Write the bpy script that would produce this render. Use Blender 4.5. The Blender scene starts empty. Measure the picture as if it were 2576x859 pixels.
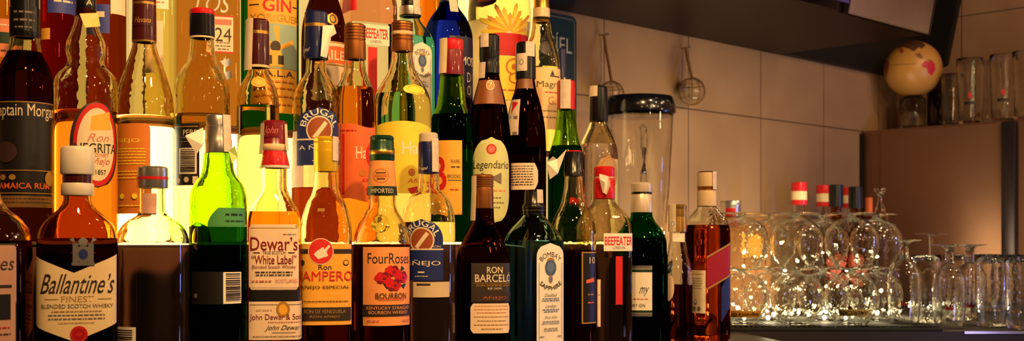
import bpy, bmesh, math, random
from math import sin, cos, pi, radians, sqrt, atan2, asin
from mathutils import Vector, Matrix

random.seed(11)
SC = bpy.context.scene
COL = SC.collection

# ---------------------------------------------------------------- camera frame
F, CX, H0 = 2920.0, 1288.0, 610.0        # focal length and horizon, in pixels of the 2576 x 859 frame
CT = 1.05                                # counter top
CZ = CT + 0.176                          # eye height
FW = Vector((0.696, 0.718, 0)).normalized()
RT = Vector((FW.y, -FW.x, 0))
T2 = CZ                                  # top of the lower display step (at eye height)
T3 = CZ + 0.16                           # top of the upper display step
YW = 1.74                                # back wall


def at_depth(u, d):
    r = (u - CX) / F
    p = FW * d + RT * (r * d)
    return p.x, p.y


def at_row(u, Y):
    r = (u - CX) / F
    d = Y / (FW.y + RT.y * r)
    x, y = at_depth(u, d)
    return x, y, d


# ---------------------------------------------------------------- materials
def lin(c):
    return c / 12.92 if c <= 0.04045 else ((c + 0.055) / 1.055) ** 2.4


def rgb(r, g, b):
    return (lin(r / 255), lin(g / 255), lin(b / 255), 1.0)


MATS = {}


def _new(name):
    m = bpy.data.materials.new(name)
    m.use_nodes = True
    nt = m.node_tree
    nt.nodes.clear()
    out = nt.nodes.new('ShaderNodeOutputMaterial')
    MATS[name] = m
    return m, nt, out


def paint(name, col, rough=0.5, metal=0.0, grain=0.06, scale=60, coat=0.0, bump=0.0):
    if name in MATS:
        return MATS[name]
    m, nt, out = _new(name)
    b = nt.nodes.new('ShaderNodeBsdfPrincipled')
    b.inputs['Roughness'].default_value = rough
    b.inputs['Metallic'].default_value = metal
    b.inputs['Coat Weight'].default_value = coat
    tc = nt.nodes.new('ShaderNodeTexCoord')
    nz = nt.nodes.new('ShaderNodeTexNoise')
    nz.inputs['Scale'].default_value = scale
    nz.inputs['Detail'].default_value = 3
    nt.links.new(tc.outputs['Object'], nz.inputs['Vector'])
    mx = nt.nodes.new('ShaderNodeMix')
    mx.data_type = 'RGBA'
    lo = [max(0, c * (1 - grain * 2)) for c in col[:3]] + [1]
    hi = [min(1, c * (1 + grain * 2)) for c in col[:3]] + [1]
    mx.inputs[6].default_value = lo
    mx.inputs[7].default_value = hi
    nt.links.new(nz.outputs['Fac'], mx.inputs[0])
    nt.links.new(mx.outputs[2], b.inputs['Base Color'])
    if bump:
        bp = nt.nodes.new('ShaderNodeBump')
        bp.inputs['Strength'].default_value = bump
        bp.inputs['Distance'].default_value = 0.002
        nt.links.new(nz.outputs['Fac'], bp.inputs['Height'])
        nt.links.new(bp.outputs[0], b.inputs['Normal'])
    nt.links.new(b.outputs[0], out.inputs[0])
    return m


def glass(name, col, ior=1.45, rough=0.0, ripple=0.0):
    if name in MATS:
        return MATS[name]
    m, nt, out = _new(name)
    g = nt.nodes.new('ShaderNodeBsdfGlass')
    g.inputs['Color'].default_value = (col[0], col[1], col[2], 1)
    g.inputs['IOR'].default_value = ior
    g.inputs['Roughness'].default_value = rough
    if ripple:
        tc = nt.nodes.new('ShaderNodeTexCoord')
        nz = nt.nodes.new('ShaderNodeTexNoise')
        nz.inputs['Scale'].default_value = 55
        nt.links.new(tc.outputs['Object'], nz.inputs['Vector'])
        bp = nt.nodes.new('ShaderNodeBump')
        bp.inputs['Strength'].default_value = ripple
        bp.inputs['Distance'].default_value = 0.002
        nt.links.new(nz.outputs['Fac'], bp.inputs['Height'])
        nt.links.new(bp.outputs[0], g.inputs['Normal'])
    nt.links.new(g.outputs[0], out.inputs[0])
    return m


def emit(name, col, strength):
    if name in MATS:
        return MATS[name]
    m, nt, out = _new(name)
    e = nt.nodes.new('ShaderNodeEmission')
    e.inputs[0].default_value = (col[0], col[1], col[2], 1)
    e.inputs[1].default_value = strength
    nt.links.new(e.outputs[0], out.inputs[0])
    return m


CREAM = paint('cream_paper', rgb(226, 212, 184), 0.55)
WHITE = paint('white_paper', rgb(238, 232, 220), 0.55)
SEALP = paint('seal_paper', rgb(214, 200, 186), 0.6, grain=0.15, scale=120)
BLACK = paint('black_ink', rgb(20, 17, 16), 0.45)
INK = paint('brown_black_ink', rgb(48, 36, 30), 0.5)
GREY = paint('grey_ink', rgb(120, 108, 98), 0.5)
RED = paint('red_ink', rgb(200, 28, 30), 0.45)
MAROON = paint('maroon_ink', rgb(126, 26, 34), 0.4)
PINK = paint('pink_ink', rgb(206, 116, 104), 0.5)
GOLDP = paint('gold_ink', rgb(190, 146, 66), 0.4, metal=0.3)
NAVY = paint('navy_paper', rgb(30, 44, 112), 0.4)
BLUE = paint('blue_ink', rgb(96, 118, 158), 0.5)
YEL = paint('yellow_paper', rgb(254, 220, 66), 0.5)
YEL2 = paint('amber_paper', rgb(238, 176, 62), 0.5)
ORG = paint('orange_paper', rgb(240, 158, 92), 0.5)
ORG2 = paint('rust_orange_paper', rgb(226, 104, 50), 0.5)
BRNP = paint('brown_paper', rgb(196, 116, 40), 0.5)
GRNP = paint('dark_green_paper', rgb(18, 48, 34), 0.4)
PGRN = paint('pale_green_paper', rgb(206, 212, 150), 0.5)
SKYP = paint('pale_blue_paper', rgb(150, 178, 170), 0.5)
BLKP = paint('black_paper', rgb(24, 22, 24), 0.4)
C_BLACK = paint('black_plastic', rgb(16, 15, 17), 0.25)
C_WHITE = paint('white_plastic', rgb(226, 220, 208), 0.35)
C_SILV = paint('silver_metal', rgb(205, 200, 195), 0.28, metal=0.9)
C_GOLD = paint('gold_metal', rgb(206, 158, 74), 0.3, metal=0.85)
C_BRNZ = paint('bronze_metal', rgb(158, 98, 48), 0.36, metal=0.8)
C_RED = paint('red_foil', rgb(196, 22, 28), 0.3, coat=0.3)
C_MAR = paint('maroon_foil', rgb(120, 22, 34), 0.28, coat=0.4)
C_DMAR = paint('dark_maroon_foil', rgb(66, 16, 20), 0.25, coat=0.4)
C_BLUE = paint('blue_foil', rgb(20, 31, 84), 0.3, coat=0.3)
C_GRN = paint('green_metal', rgb(22, 66, 48), 0.3, metal=0.3)
C_YEL = paint('yellow_metal', rgb(236, 196, 40), 0.32, metal=0.35)
C_CREAM = paint('cream_foil', rgb(226, 200, 156), 0.4, coat=0.2)
C_PEARL = paint('pearl_foil', rgb(220, 206, 186), 0.32, metal=0.35)

G_CLEAR = glass('clear_glass', (0.975, 0.965, 0.91), ripple=.25)
G_CLEAR2 = glass('straw_glass', (0.965, 0.93, 0.78), ripple=.3)
G_GREEN = glass('green_glass', (0.66, 0.86, 0.15), ripple=.25)
G_DGREEN = glass('deep_green_glass', (0.10, 0.42, 0.08))
G_BROWN = glass('brown_glass', (0.78, 0.58, 0.32), ripple=.2)
G_DARK = glass('dark_brown_glass', (0.26, 0.11, 0.035))
G_BLUE = glass('cobalt_glass', (0.07, 0.12, 0.62))
G_TEAL = glass('teal_glass', (0.84, 0.96, 0.92), ripple=.15)
L_CLEAR = glass('clear_spirit', (0.95, 0.93, 0.86))
L_STRAW = glass('straw_spirit', (0.96, 0.86, 0.48))
L_GOLD = glass('golden_spirit', (0.93, 0.50, 0.12))
L_AMBER = glass('amber_spirit', (0.86, 0.42, 0.08))
L_RUM = glass('dark_rum', (0.52, 0.17, 0.05))
L_DARK = glass('black_rum', (0.20, 0.065, 0.022))
L_RED = glass('red_liqueur', (0.40, 0.05, 0.04))
L_GREEN = glass('green_bottle_spirit', (0.06, 0.28, 0.05))
L_DGREEN = glass('deep_green_spirit', (0.028, 0.12, 0.03))
L_BLACK = glass('opaque_dark_rum', (0.07, 0.022, 0.012))
L_TEAL = glass('teal_spirit', (0.40, 0.78, 0.76))


# ---------------------------------------------------------------- scene tree helpers
def empty(name, loc, rz=0.0):
    o = bpy.data.objects.new(name, None)
    o.empty_display_size = 0.05
    COL.objects.link(o)
    o.location = loc
    o.rotation_euler = (0, 0, rz)
    return o


def tag(o, label, cat=None, group=None, kind=None):
    if label:
        o['label'] = label
    if cat:
        o['category'] = cat
    if group:
        o['group'] = group
    if kind:
        o['kind'] = kind
    return o


def mesh_obj(name, verts, faces, mats, idx=None, parent=None, smooth=True, sharp=0.7, label=None):
    me = bpy.data.meshes.new(name)
    me.from_pydata([tuple(v) for v in verts], [], faces)
    for m in (mats if isinstance(mats, (list, tuple)) else [mats]):
        me.materials.append(m)
    if idx:
        me.polygons.foreach_set('material_index', idx)
    if smooth:
        me.shade_smooth()
        me.set_sharp_from_angle(angle=sharp)
    me.update()
    o = bpy.data.objects.new(name, me)
    COL.objects.link(o)
    if parent is not None:
        o.parent = parent
    if label:
        o['label'] = label
    return o


def bm_obj(name, bm, mats, parent=None, smooth=True, sharp=0.6, label=None):
    me = bpy.data.meshes.new(name)
    bm.to_mesh(me)
    bm.free()
    for m in (mats if isinstance(mats, (list, tuple)) else [mats]):
        me.materials.append(m)
    if smooth:
        me.shade_smooth()
        me.set_sharp_from_angle(angle=sharp)
    o = bpy.data.objects.new(name, me)
    COL.objects.link(o)
    if parent is not None:
        o.parent = parent
    if label:
        o['label'] = label
    return o


def box_bm(bm, x0, x1, y0, y1, z0, z1, bev=0.0, mi=0, rot=None, org=None):
    r = bmesh.ops.create_cube(bm, size=1.0)
    vs = r['verts']
    bmesh.ops.scale(bm, vec=(x1 - x0, y1 - y0, z1 - z0), verts=vs)
    bmesh.ops.translate(bm, vec=((x0 + x1) / 2, (y0 + y1) / 2, (z0 + z1) / 2), verts=vs)
    fs = list({f for v in vs for f in v.link_faces})
    if bev:
        es = list({e for v in vs for e in v.link_edges})
        rr = bmesh.ops.bevel(bm, geom=es, offset=bev, segments=2, affect='EDGES', profile=0.5)
        fs = rr['faces'] + [f for f in fs if f.is_valid]
    for f in fs:
        if f.is_valid:
            f.material_index = mi


def prism_bm(bm, pts, z0, z1, mi=0):
    lo = [bm.verts.new((p[0], p[1], z0)) for p in pts]
    hi = [bm.verts.new((p[0], p[1], z1)) for p in pts]
    n = len(pts)
    fs = [bm.faces.new(list(reversed(lo))), bm.faces.new(hi)]
    for i in range(n):
        fs.append(bm.faces.new((lo[i], lo[(i + 1) % n], hi[(i + 1) % n], hi[i])))
    for f in fs:
        f.material_index = mi
    return fs


def tube_pts(path, r, n=8):
    verts, faces = [], []
    P = [Vector(p) for p in path]
    for i, p in enumerate(P):
        t = (P[min(i + 1, len(P) - 1)] - P[max(i - 1, 0)]).normalized()
        a = t.cross(Vector((0, 0, 1)))
        if a.length < 1e-3:
            a = t.cross(Vector((1, 0, 0)))
        a.normalize()
        b = t.cross(a)
        for j in range(n):
            w = 2 * pi * j / n
            verts.append(p + a * (r * cos(w)) + b * (r * sin(w)))
    for i in range(len(P) - 1):
        for j in range(n):
            k = (j + 1) % n
            faces.append((i * n + j, i * n + k, (i + 1) * n + k, (i + 1) * n + j))
    faces.append(tuple(range(n - 1, -1, -1)))
    faces.append(tuple((len(P) - 1) * n + j for j in range(n)))
    return verts, faces


# ---------------------------------------------------------------- text outlines
TXT = {}


def text2d(s, bold=0.0, shear=0.0):
    key = (s, bold, shear)
    if key in TXT:
        return TXT[key]
    cu = bpy.data.curves.new('t', 'FONT')
    cu.body = s
    cu.offset = bold
    cu.shear = shear
    cu.resolution_u = 3
    cu.fill_mode = 'FRONT'
    cu.dimensions = '2D'
    o = bpy.data.objects.new('t', cu)
    COL.objects.link(o)
    dg = bpy.context.evaluated_depsgraph_get()
    dg.update()
    me = bpy.data.meshes.new_from_object(o.evaluated_get(dg))
    vs = [(v.co.x, v.co.y) for v in me.vertices]
    fs = [tuple(p.vertices) for p in me.polygons]
    bpy.data.objects.remove(o)
    bpy.data.curves.remove(cu)
    bpy.data.meshes.remove(me)
    x0 = min(v[0] for v in vs)
    x1 = max(v[0] for v in vs)
    y0 = min(v[1] for v in vs)
    y1 = max(v[1] for v in vs)
    vs = [((x - (x0 + x1) / 2) / (x1 - x0), (y - (y0 + y1) / 2) / (y1 - y0)) for x, y in vs]
    TXT[key] = (vs, fs)
    return TXT[key]


def T(t, y, w, h, m, x=0.0, sh=0.0, b=0.0, arc=0, rot=False):
    return dict(k='T', t=t, y=y, w=w, h=h, m=m, x=x, sh=sh, b=b, arc=arc, rot=rot)


def E(x, y, rx, ry, m, n=28):
    return dict(k='E', x=x, y=y, rx=rx, ry=ry, m=m, n=n)


def Rc(x0, x1, y0, y1, m):
    return dict(k='R', x0=x0, x1=x1, y0=y0, y1=y1, m=m)


def P(pts, m):
    return dict(k='P', pts=pts, m=m)


def L(y, w, h, m, x=0.0):
    return dict(k='L', y=y, w=w, h=h * 0.62, m=m, x=x)


def barcode(x0, x1, y0, y1):
    out = [Rc(x0, x1, y0, y1, WHITE)]
    n = 13
    for i in range(n):
        a = y0 + 3 + (y1 - y0 - 8) * i / n
        out.append(Rc(x0 + .12 * (x1 - x0), x1 - .08 * (x1 - x0), a, a + (y1 - y0) / n * (0.35 + 0.3 * random.random()), INK))
    return out


# row outlines for labels: v in [0,1] from top to bottom -> (left, right) in [-1,1]
def sh_rect(v):
    return -1, 1


def sh_oval(v):
    w = sqrt(max(0, 1 - (2 * v - 1) ** 2))
    return -w, w


def sh_round(v, c=0.06):
    e = min(v, 1 - v)
    if e < c:
        w = 1 - 0.12 * (1 - sqrt(max(0, 1 - (1 - e / c) ** 2)))
        return -w, w
    return -1, 1


def sh_arch(frac):
    def f(v):
        if v < frac:
            w = sqrt(max(0, 1 - (1 - v / frac) ** 2))
            return -w, w
        return -1, 1
    return f


# ---------------------------------------------------------------- monotone interpolation of bottle outlines
def pchip(xs, ys):
    n = len(xs)
    h = [xs[i + 1] - xs[i] for i in range(n - 1)]
    d = [(ys[i + 1] - ys[i]) / h[i] for i in range(n - 1)]
    m = [0.0] * n
    m[0], m[-1] = d[0], d[-1]
    for i in range(1, n - 1):
        if d[i - 1] * d[i] <= 0:
            m[i] = 0
        else:
            w1, w2 = 2 * h[i] + h[i - 1], h[i] + 2 * h[i - 1]
            m[i] = (w1 + w2) / (w1 / d[i - 1] + w2 / d[i])

    def f(x):
        if x <= xs[0]:
            return ys[0]
        if x >= xs[-1]:
            return ys[-1]
        i = 0
        while x > xs[i + 1]:
            i += 1
        t = (x - xs[i]) / h[i]
        return ((1 + 2 * t) * (1 - t) ** 2 * ys[i] + t * (1 - t) ** 2 * h[i] * m[i]
                + t * t * (3 - 2 * t) * ys[i + 1] + t * t * (t - 1) * h[i] * m[i + 1])
    return f


def spow(v, e):
    return math.copysign(abs(v) ** e, v)


def grooves(y0, y1, n, hw, dep=2.2):
    out, s = [], (y1 - y0) / n
    for i in range(n):
        a = y0 + s * i
        out += [(a + s * .05, hw), (a + s * .55, hw), (a + s * .62, hw - dep), (a + s * .93, hw - dep)]
    return out


NSEG = 44


class Bottle:
    """A bottle whose outline is read off the photograph (y, half width) and turned into real sizes at its own distance."""

    def __init__(s, name, label, u, Y, zb, prof, depth=1.0, p=2.0, turn=0.0, group=None, cat='bottle', nseg=NSEG):
        x, y, d = at_row(u, Y)
        s.u, s.d, s.zb, s.n = u, d, zb, nseg
        th = math.atan((u - CX) / F)
        s.k = F / d / cos(th)                     # horizontal pixels per metre
        s.kv = F / d                              # vertical pixels per metre
        s.depth, s.p, s.turn = depth, p, radians(turn)
        phi = atan2(y, x)
        s.root = empty(name, (x, y, zb), phi - pi / 2 + s.turn)
        tag(s.root, label, cat, group)
        # silhouette factor of the fully square section
        best = 0
        for i in range(360):
            t = 2 * pi * i / 360
            sx, sy = spow(sin(t), 2 / p), -depth * spow(cos(t), 2 / p)
            best = max(best, abs(sx * cos(s.turn) - sy * sin(s.turn)))
        s.fac = best
        pts = []
        for q in prof:
            z = s.z(q[0])
            pts.append((z, q[1] / s.k, q[2] if len(q) > 2 else (1.0 if p != 2 or depth != 1 else 0.0)))
        pts.sort()
        if pts[0][0] < 0.012:
            pts = [q for q in pts if q[0] > 0.012]
        rb, sb = pts[0][1], pts[0][2]
        pts = [(0.0, rb * 0.90, sb), (0.003, rb * 0.965, sb), (0.009, rb, sb)] + pts
        s.ztop = pts[-1][0]
        s.fr = pchip([q[0] for q in pts], [q[1] for q in pts])
        s.fs = pchip([q[0] for q in pts], [q[2] for q in pts])
        s.ctrl = [q[0] for q in pts]

    def z(s, y):
        return CZ + (H0 - y) / s.kv - s.zb

    def ab(s, z, shrink=0.0):
        r, q = s.fr(z), min(1, max(0, s.fs(z)))
        a = r * (1 + q * (1 / s.fac - 1))
        b = a * (1 + q * (s.depth - 1))
        return max(a - shrink, 0.001), max(b - shrink, 0.001), 2 + q * (s.p - 2)

    def pt(s, t, z, off=0.0):
        a, b, p = s.ab(z)
        x, y = a * spow(sin(t), 2 / p), -b * spow(cos(t), 2 / p)
        if off:
            nx, ny = spow(x / a, p - 1) / a, spow(y / b, p - 1) / b
            l = sqrt(nx * nx + ny * ny) or 1
            x += nx / l * off
            y += ny / l * off
        return x, y

    def ring(s, z, shrink=0.0):
        a, b, p = s.ab(z, shrink)
        # even spacing of the points along the outline
        out = []
        for i in range(s.n):
            t = 2 * pi * i / s.n
            out.append((a * spow(sin(t), 2 / p), -b * spow(cos(t), 2 / p), z))
        return out

    def zs(s, z0, z1, step=0.005):
        out = [z0]
        n = max(1, int((z1 - z0) / step))
        for i in range(1, n):
            out.append(z0 + (z1 - z0) * i / n)
        out.append(z1)
        return out

    def glass(s, gm, lm=None, level=None, wall=0.0034, part='glass_body'):
        n = s.n
        zl = s.z(level) if level is not None else 0.006
        zl = min(max(zl, 0.006), s.ztop - 0.01)
        verts, faces = [], []

        def add(r):
            verts.extend(r)
            return len(verts) - n

        def bridge(i, j, flip=False):
            for q in range(n):
                w = (q + 1) % n
                f = (i + q, i + w, j + w, j + q)
                faces.append(f if not flip else f[::-1])
        up0 = 0.0 if level is None else zl
        prev = None
        zo = s.zs(up0, s.ztop)
        if level is None:
            zo = [0.0, 0.003, 0.006] + s.zs(0.009, s.ztop)
        for z in zo:
            c = add(s.ring(z))
            if prev is not None:
                bridge(prev, c)
            elif level is None:
                faces.append(tuple(c + q for q in range(n - 1, -1, -1)))
            prev = c
        # cavity
        c = add(s.ring(s.ztop, wall))
        bridge(prev, c)
        prev = c
        for z in reversed(s.zs(zl, s.ztop)[:-1]):
            c = add(s.ring(z, wall))
            bridge(prev, c)
            prev = c
        if level is None:
            faces.append(tuple(prev + q for q in range(n)))
        body = mesh_obj(part, verts, faces, gm, parent=s.root, sharp=1.2)
        # the outline winding above runs clockwise seen from outside when t grows to the right: orient by test
        s._orient(body)
        if level is not None:
            verts, faces = [], []
            prev = None
            for z in [0.0, 0.003, 0.006] + s.zs(0.009, zl):
                c = add(s.ring(z))
                if prev is not None:
                    bridge(prev, c)
                else:
                    faces.append(tuple(c + q for q in range(n - 1, -1, -1)))
                prev = c
            c = add(s.ring(zl, wall))
            faces.append(tuple(c + q for q in range(n)))
            lq = mesh_obj('liquid', verts, faces, lm or gm, parent=s.root, sharp=1.2)
            s._orient(lq)
        return body

    def _orient(s, o):
        # first side quad of the outside must point outwards
        me = o.data
        for f in me.polygons:
            if len(f.vertices) == 4:
                c = f.center
                if (c.x * f.normal.x + c.y * f.normal.y) < 0:
                    me.flip_normals()
                break

    # ---- turned parts round the neck: caps, capsules, rings
    def lathe(s, name, pts, mat, bands=(), top=True, label=None, n=36, knurl=0, squash=0):
        mats = [mat]
        for b in bands:
            if b[2] not in mats:
                mats.append(b[2])
        rings = []
        q = [(s.z(y), hw / s.k, y) for y, hw in pts]
        q.sort(key=lambda e: -e[0])
        verts, faces, idx = [], [], []
        seq = []
        if top:
            seq.append((q[0][0], q[0][1] * 0.02, q[0][2]))
            seq.append((q[0][0], q[0][1] - 0.0012, q[0][2]))
            seq.append((q[0][0] - 0.0012, q[0][1], q[0][2]))
            seq += q[1:]
        else:
            seq = q
        seq.append((q[-1][0], q[-1][1] * 0.7, q[-1][2]))
        for z, r, y in seq:
            for i in range(n):
                t = 2 * pi * i / n
                rr = r
                if knurl and i % 2 and r > 0.006:
                    rr = r - 0.0005
                verts.append((rr * sin(t), -rr * cos(t), z))
        for a in range(len(seq) - 1):
            ym = (seq[a][2] + seq[a + 1][2]) / 2
            mi = 0
            for b in bands:
                if b[0] <= ym <= b[1]:
                    mi = mats.index(b[2])
            for i in range(n):
                j = (i + 1) % n
                faces.append((a * n + i, (a + 1) * n + i, (a + 1) * n + j, a * n + j))
                idx.append(mi)
        faces.append(tuple(range(n)))
        idx.append(0)
        return mesh_obj(name, verts, faces, mats, idx, s.root, label=label)

    # ---- paper strip glued over the cap and down one side (ang: degrees, 0 = towards the camera, + = right)
    def strip(s, path, ang, width, mat=None, name='seal_strip', over=True):
        a = radians(ang) - s.turn
        w = width / s.k / 2
        q = [(s.z(y), hw / s.k + 0.0007) for y, hw in path]
        pts = []
        if over:
            pts.append((q[0][0] + 0.0006, 0.002))
            pts.append((q[0][0] + 0.0006, q[0][1] - 0.001))
        pts += q
        verts, faces = [], []
        m = 5
        for z, r in pts:
            for i in range(m):
                ww = -w + 2 * w * i / (m - 1)
                if r > w * 1.05:
                    t = a + asin(max(-0.95, min(0.95, ww / r)))
                    verts.append((r * sin(t), -r * cos(t), z))
                else:
                    verts.append((r * sin(a) + ww * cos(a), -r * cos(a) + ww * sin(a), z))
        for j in range(len(pts) - 1):
            for i in range(m - 1):
                faces.append((j * m + i, (j + 1) * m + i, (j + 1) * m + i + 1, j * m + i + 1))
        return mesh_obj(name, verts, faces, mat or SEALP, parent=s.root)

    # ---- loose piece of paper standing off the neck, outline in photo pixels
    def flag(s, pts, mat=None, name='paper_tag', off=0.03, curl=0.004):
        bm = bmesh.new()
        vs = []
        for i, (x, y) in enumerate(pts):
            lx = (x - s.u) / s.k
            ly = -off + curl * sin(i * 2.1)
            c, sn = cos(-s.turn), sin(-s.turn)
            vs.append(bm.verts.new((lx * c - ly * sn, lx * sn + ly * c, s.z(y))))
        f = bm.faces.new(vs)
        bmesh.ops.triangulate(bm, faces=[f])
        r = bmesh.ops.solidify(bm, geom=bm.faces[:], thickness=0.0004)
        return bm_obj(name, bm, mat or WHITE, s.root, smooth=False)

    # ---- labels
    def label(s, name, x0, x1, y0, y1, mat, items=(), shape=sh_rect, hw=None, lab=None, off=0.0004, nx=14, nz=None, wave=None):
        zm = s.z((y0 + y1) / 2)
        if hw:
            rr = hw / s.k

            def pos(t, z, o):
                return (rr + o) * sin(t), -(rr + o) * cos(t)
        else:
            def pos(t, z, o):
                x, y = s.pt(t, min(max(z, 0.001), s.ztop), o)
                return x, y
        N = 720
        ps = 2.0 if hw else s.ab(zm)[2]
        ts = []
        for i in range(N + 1):
            g = -pi + 2 * pi * i / N
            t = atan2(spow(sin(g), ps / 2), spow(cos(g), ps / 2))
            ts.append(t)
        ts[0], ts[-1] = -pi, pi
        pp = [pos(t, zm, off) for t in ts]
        arc = [0.0]
        for i in range(N):
            arc.append(arc[-1] + math.hypot(pp[i + 1][0] - pp[i][0], pp[i + 1][1] - pp[i][1]))
        mid = arc[N // 2]
        arc = [a - mid for a in arc]
        ct, st = cos(s.turn), sin(s.turn)
        lat = [(x * ct - y * st, x * st + y * ct) for x, y in pp]
        i0 = max(range(N + 1), key=lambda i: -lat[i][1])           # nearest point
        lo = hi = i0
        while lo > 0 and lat[lo - 1][0] < lat[lo][0]:
            lo -= 1
        while hi < N and lat[hi + 1][0] > lat[hi][0] if hi < N else False:
            hi += 1

        def s_at(x):
            tgt = (x - s.u) / s.k
            if tgt <= lat[lo][0]:
                return arc[lo] - (lat[lo][0] - tgt) * 1.2
            if tgt >= lat[hi][0]:
                return arc[hi] + (tgt - lat[hi][0]) * 1.2
            for i in range(lo, hi):
                if lat[i][0] <= tgt <= lat[i + 1][0]:
                    f = (tgt - lat[i][0]) / max(1e-9, lat[i + 1][0] - lat[i][0])
                    return arc[i] + f * (arc[i + 1] - arc[i])
            return 0.0
        sa, sb = s_at(x0), s_at(x1)
        sc, half = (sa + sb) / 2, (sb - sa) / 2
        k = s.k
        W = 2 * half * k                                            # label width in arc pixels

        def t_of(sv):
            if sv <= arc[0]:
                return ts[0]
            if sv >= arc[-1]:
                return ts[-1]
            a, b = 0, N
            while b - a > 1:
                c = (a + b) // 2
                if arc[c] <= sv:
                    a = c
                else:
                    b = c
            f = (sv - arc[a]) / max(1e-9, arc[b] - arc[a])
            return ts[a] + f * (ts[b] - ts[a])
        mats = [mat]

        def mi(m):
            if m not in mats:
                mats.append(m)
            return mats.index(m)
        verts, faces, idx = [], [], []

        def emit_pt(dx, y, lay):
            z = s.z(y)
            x, yy = pos(t_of(sc + dx / k), z, off + lay)
            verts.append((x, yy, z))
        # paper
        nz = nz or max(6, int((y1 - y0) / 9))
        nxx = max(nx, int(W / 8))
        for j in range(nz + 1):
            v = j / nz
            l, r = shape(v)
            for i in range(nxx + 1):
                f = l + (r - l) * i / nxx
                yy = y0 + (y1 - y0) * v
                if wave:
                    yy += wave(f, v)
                emit_pt(f * W / 2, yy, 0)
        for j in range(nz):
            for i in range(nxx):
                a = j * (nxx + 1) + i
                faces.append((a, a + nxx + 1, a + nxx + 2, a + 1))
                idx.append(0)
        # printing
        LM = 0.004 * k
        lstep = min(0.0001, 0.0014 / max(1, len(items)))
        for li, it in enumerate(items):
            lay = 0.00014 + li * lstep
            bm = bmesh.new()
            if it['k'] == 'T':
                vs, fs = text2d(it['t'], it['b'], it['sh'])
                w, h = it['w'] * W, it['h']
                sg = -1 if it['rot'] else 1
                pts = []
                for a, b in vs:
                    px, py = a * w, b * h
                    if it['arc']:
                        R = it['arc']
                        an = px / R
                        px, py = (R + py) * sin(an), (R + py) * cos(an) - R
                    pts.append((it['x'] * W + sg * px, it['y'] - sg * py))
                bv = [bm.verts.new((a, b, 0)) for a, b in pts]
                for f in fs:
                    try:
                        bm.faces.new([bv[i] for i in f])
                    except ValueError:
                        pass
            elif it['k'] == 'E':
                if it['rx'] > 14:
                    cols = max(10, int(2 * it['rx'] / (0.0022 * k)))
                    grid = []
                    for i in range(cols + 1):
                        c_ = -cos(pi * i / cols)
                        hh = it['ry'] * sqrt(max(0.0004, 1 - c_ * c_))
                        grid.append([bm.verts.new((it['x'] * W + c_ * it['rx'], it['y'] + hh * (j / 2 - 1), 0)) for j in range(5)])
                    for i in range(cols):
                        for j in range(4):
                            bm.faces.new((grid[i][j], grid[i + 1][j], grid[i + 1][j + 1], grid[i][j + 1]))
                else:
                    bv = [bm.verts.new((it['x'] * W + it['rx'] * cos(2 * pi * i / it['n']), it['y'] + it['ry'] * sin(2 * pi * i / it['n']), 0)) for i in range(it['n'])]
                    bm.faces.new(bv)
            elif it['k'] == 'R':
                a, b, c, d = it['x0'] * W, it['x1'] * W, it['y0'], it['y1']
                cols = max(1, int(abs(b - a) / (0.0025 * k)))
                g0 = [(bm.verts.new((a + (b - a) * i / cols, c, 0)), bm.verts.new((a + (b - a) * i / cols, d, 0))) for i in range(cols + 1)]
                for i in range(cols):
                    bm.faces.new((g0[i][0], g0[i + 1][0], g0[i + 1][1], g0[i][1]))
            elif it['k'] == 'P':
                bm.faces.new([bm.verts.new((px, py, 0)) for px, py in it['pts']])
            elif it['k'] == 'L':
                w = it['w'] * W
                x = it['x'] * W - w / 2
                e = x + w
                while x < e:
                    q = min(e - x, it['h'] * random.uniform(1.5, 5))
                    if q < 1:
                        break
                    bm.faces.new([bm.verts.new((px, py, 0)) for px, py in ((x, it['y'] - it['h'] / 2), (x + q, it['y'] - it['h'] / 2), (x + q, it['y'] + it['h'] / 2), (x, it['y'] + it['h'] / 2))])
                    x += q + it['h'] * 0.8
            bmesh.ops.triangulate(bm, faces=bm.faces[:])
            for _ in range(4):
                es = [e for e in bm.edges if abs(e.verts[0].co.x - e.verts[1].co.x) > LM]
                if not es:
                    break
                bmesh.ops.subdivide_edges(bm, edges=es, cuts=1)
                bmesh.ops.triangulate(bm, faces=bm.faces[:])
            base = len(verts)
            bm.verts.index_update()
            for v in bm.verts:
                emit_pt(v.co.x, v.co.y, lay)
            m_i = mi(it['m'])
            for f in bm.faces:
                faces.append(tuple(base + v.index for v in f.verts))
                idx.append(m_i)
            bm.free()
        return mesh_obj(name, verts, faces, mats, idx, s.root, smooth=True, sharp=3.0, label=lab)

# ================================================================ BOTTLES, FRONT ROW (on the counter)
Y1 = 1.25
GR1 = 'bottles standing in the front row on the counter'
GR2 = 'bottles on the lower display step'
GR3 = 'bottles on the upper display step'

# far left, cut by the frame
b = Bottle('whiskey_bottle', 'brown whiskey bottle with pinkish label cut off by the left edge, beside the shield-label bottle', -30, Y1, CT,
           [(330, 22), (450, 26), (500, 34), (530, 56), (545, 78), (565, 97), (595, 110), (640, 114), (900, 114)], group=GR1)
b.glass(G_CLEAR2, L_RUM, 606)
b.lathe('cap', [(325, 28), (440, 28)], C_BLACK)
b.label('front_label', -120, 40, 613, 862, paint('dusty_pink_paper', rgb(206, 158, 134), 0.55),
        [Rc(-.5, .5, 613, 617, INK), Rc(.485, .5, 613, 862, INK), T('Roses', 662, .62, 34, INK, x=.15, sh=.25), Rc(.12, .42, 715, 722, INK), Rc(.2, .40, 738, 800, BLKP), L(820, .5, 5, RED, .15), L(836, .5, 5, INK, .15)], shape=sh_round)

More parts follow.
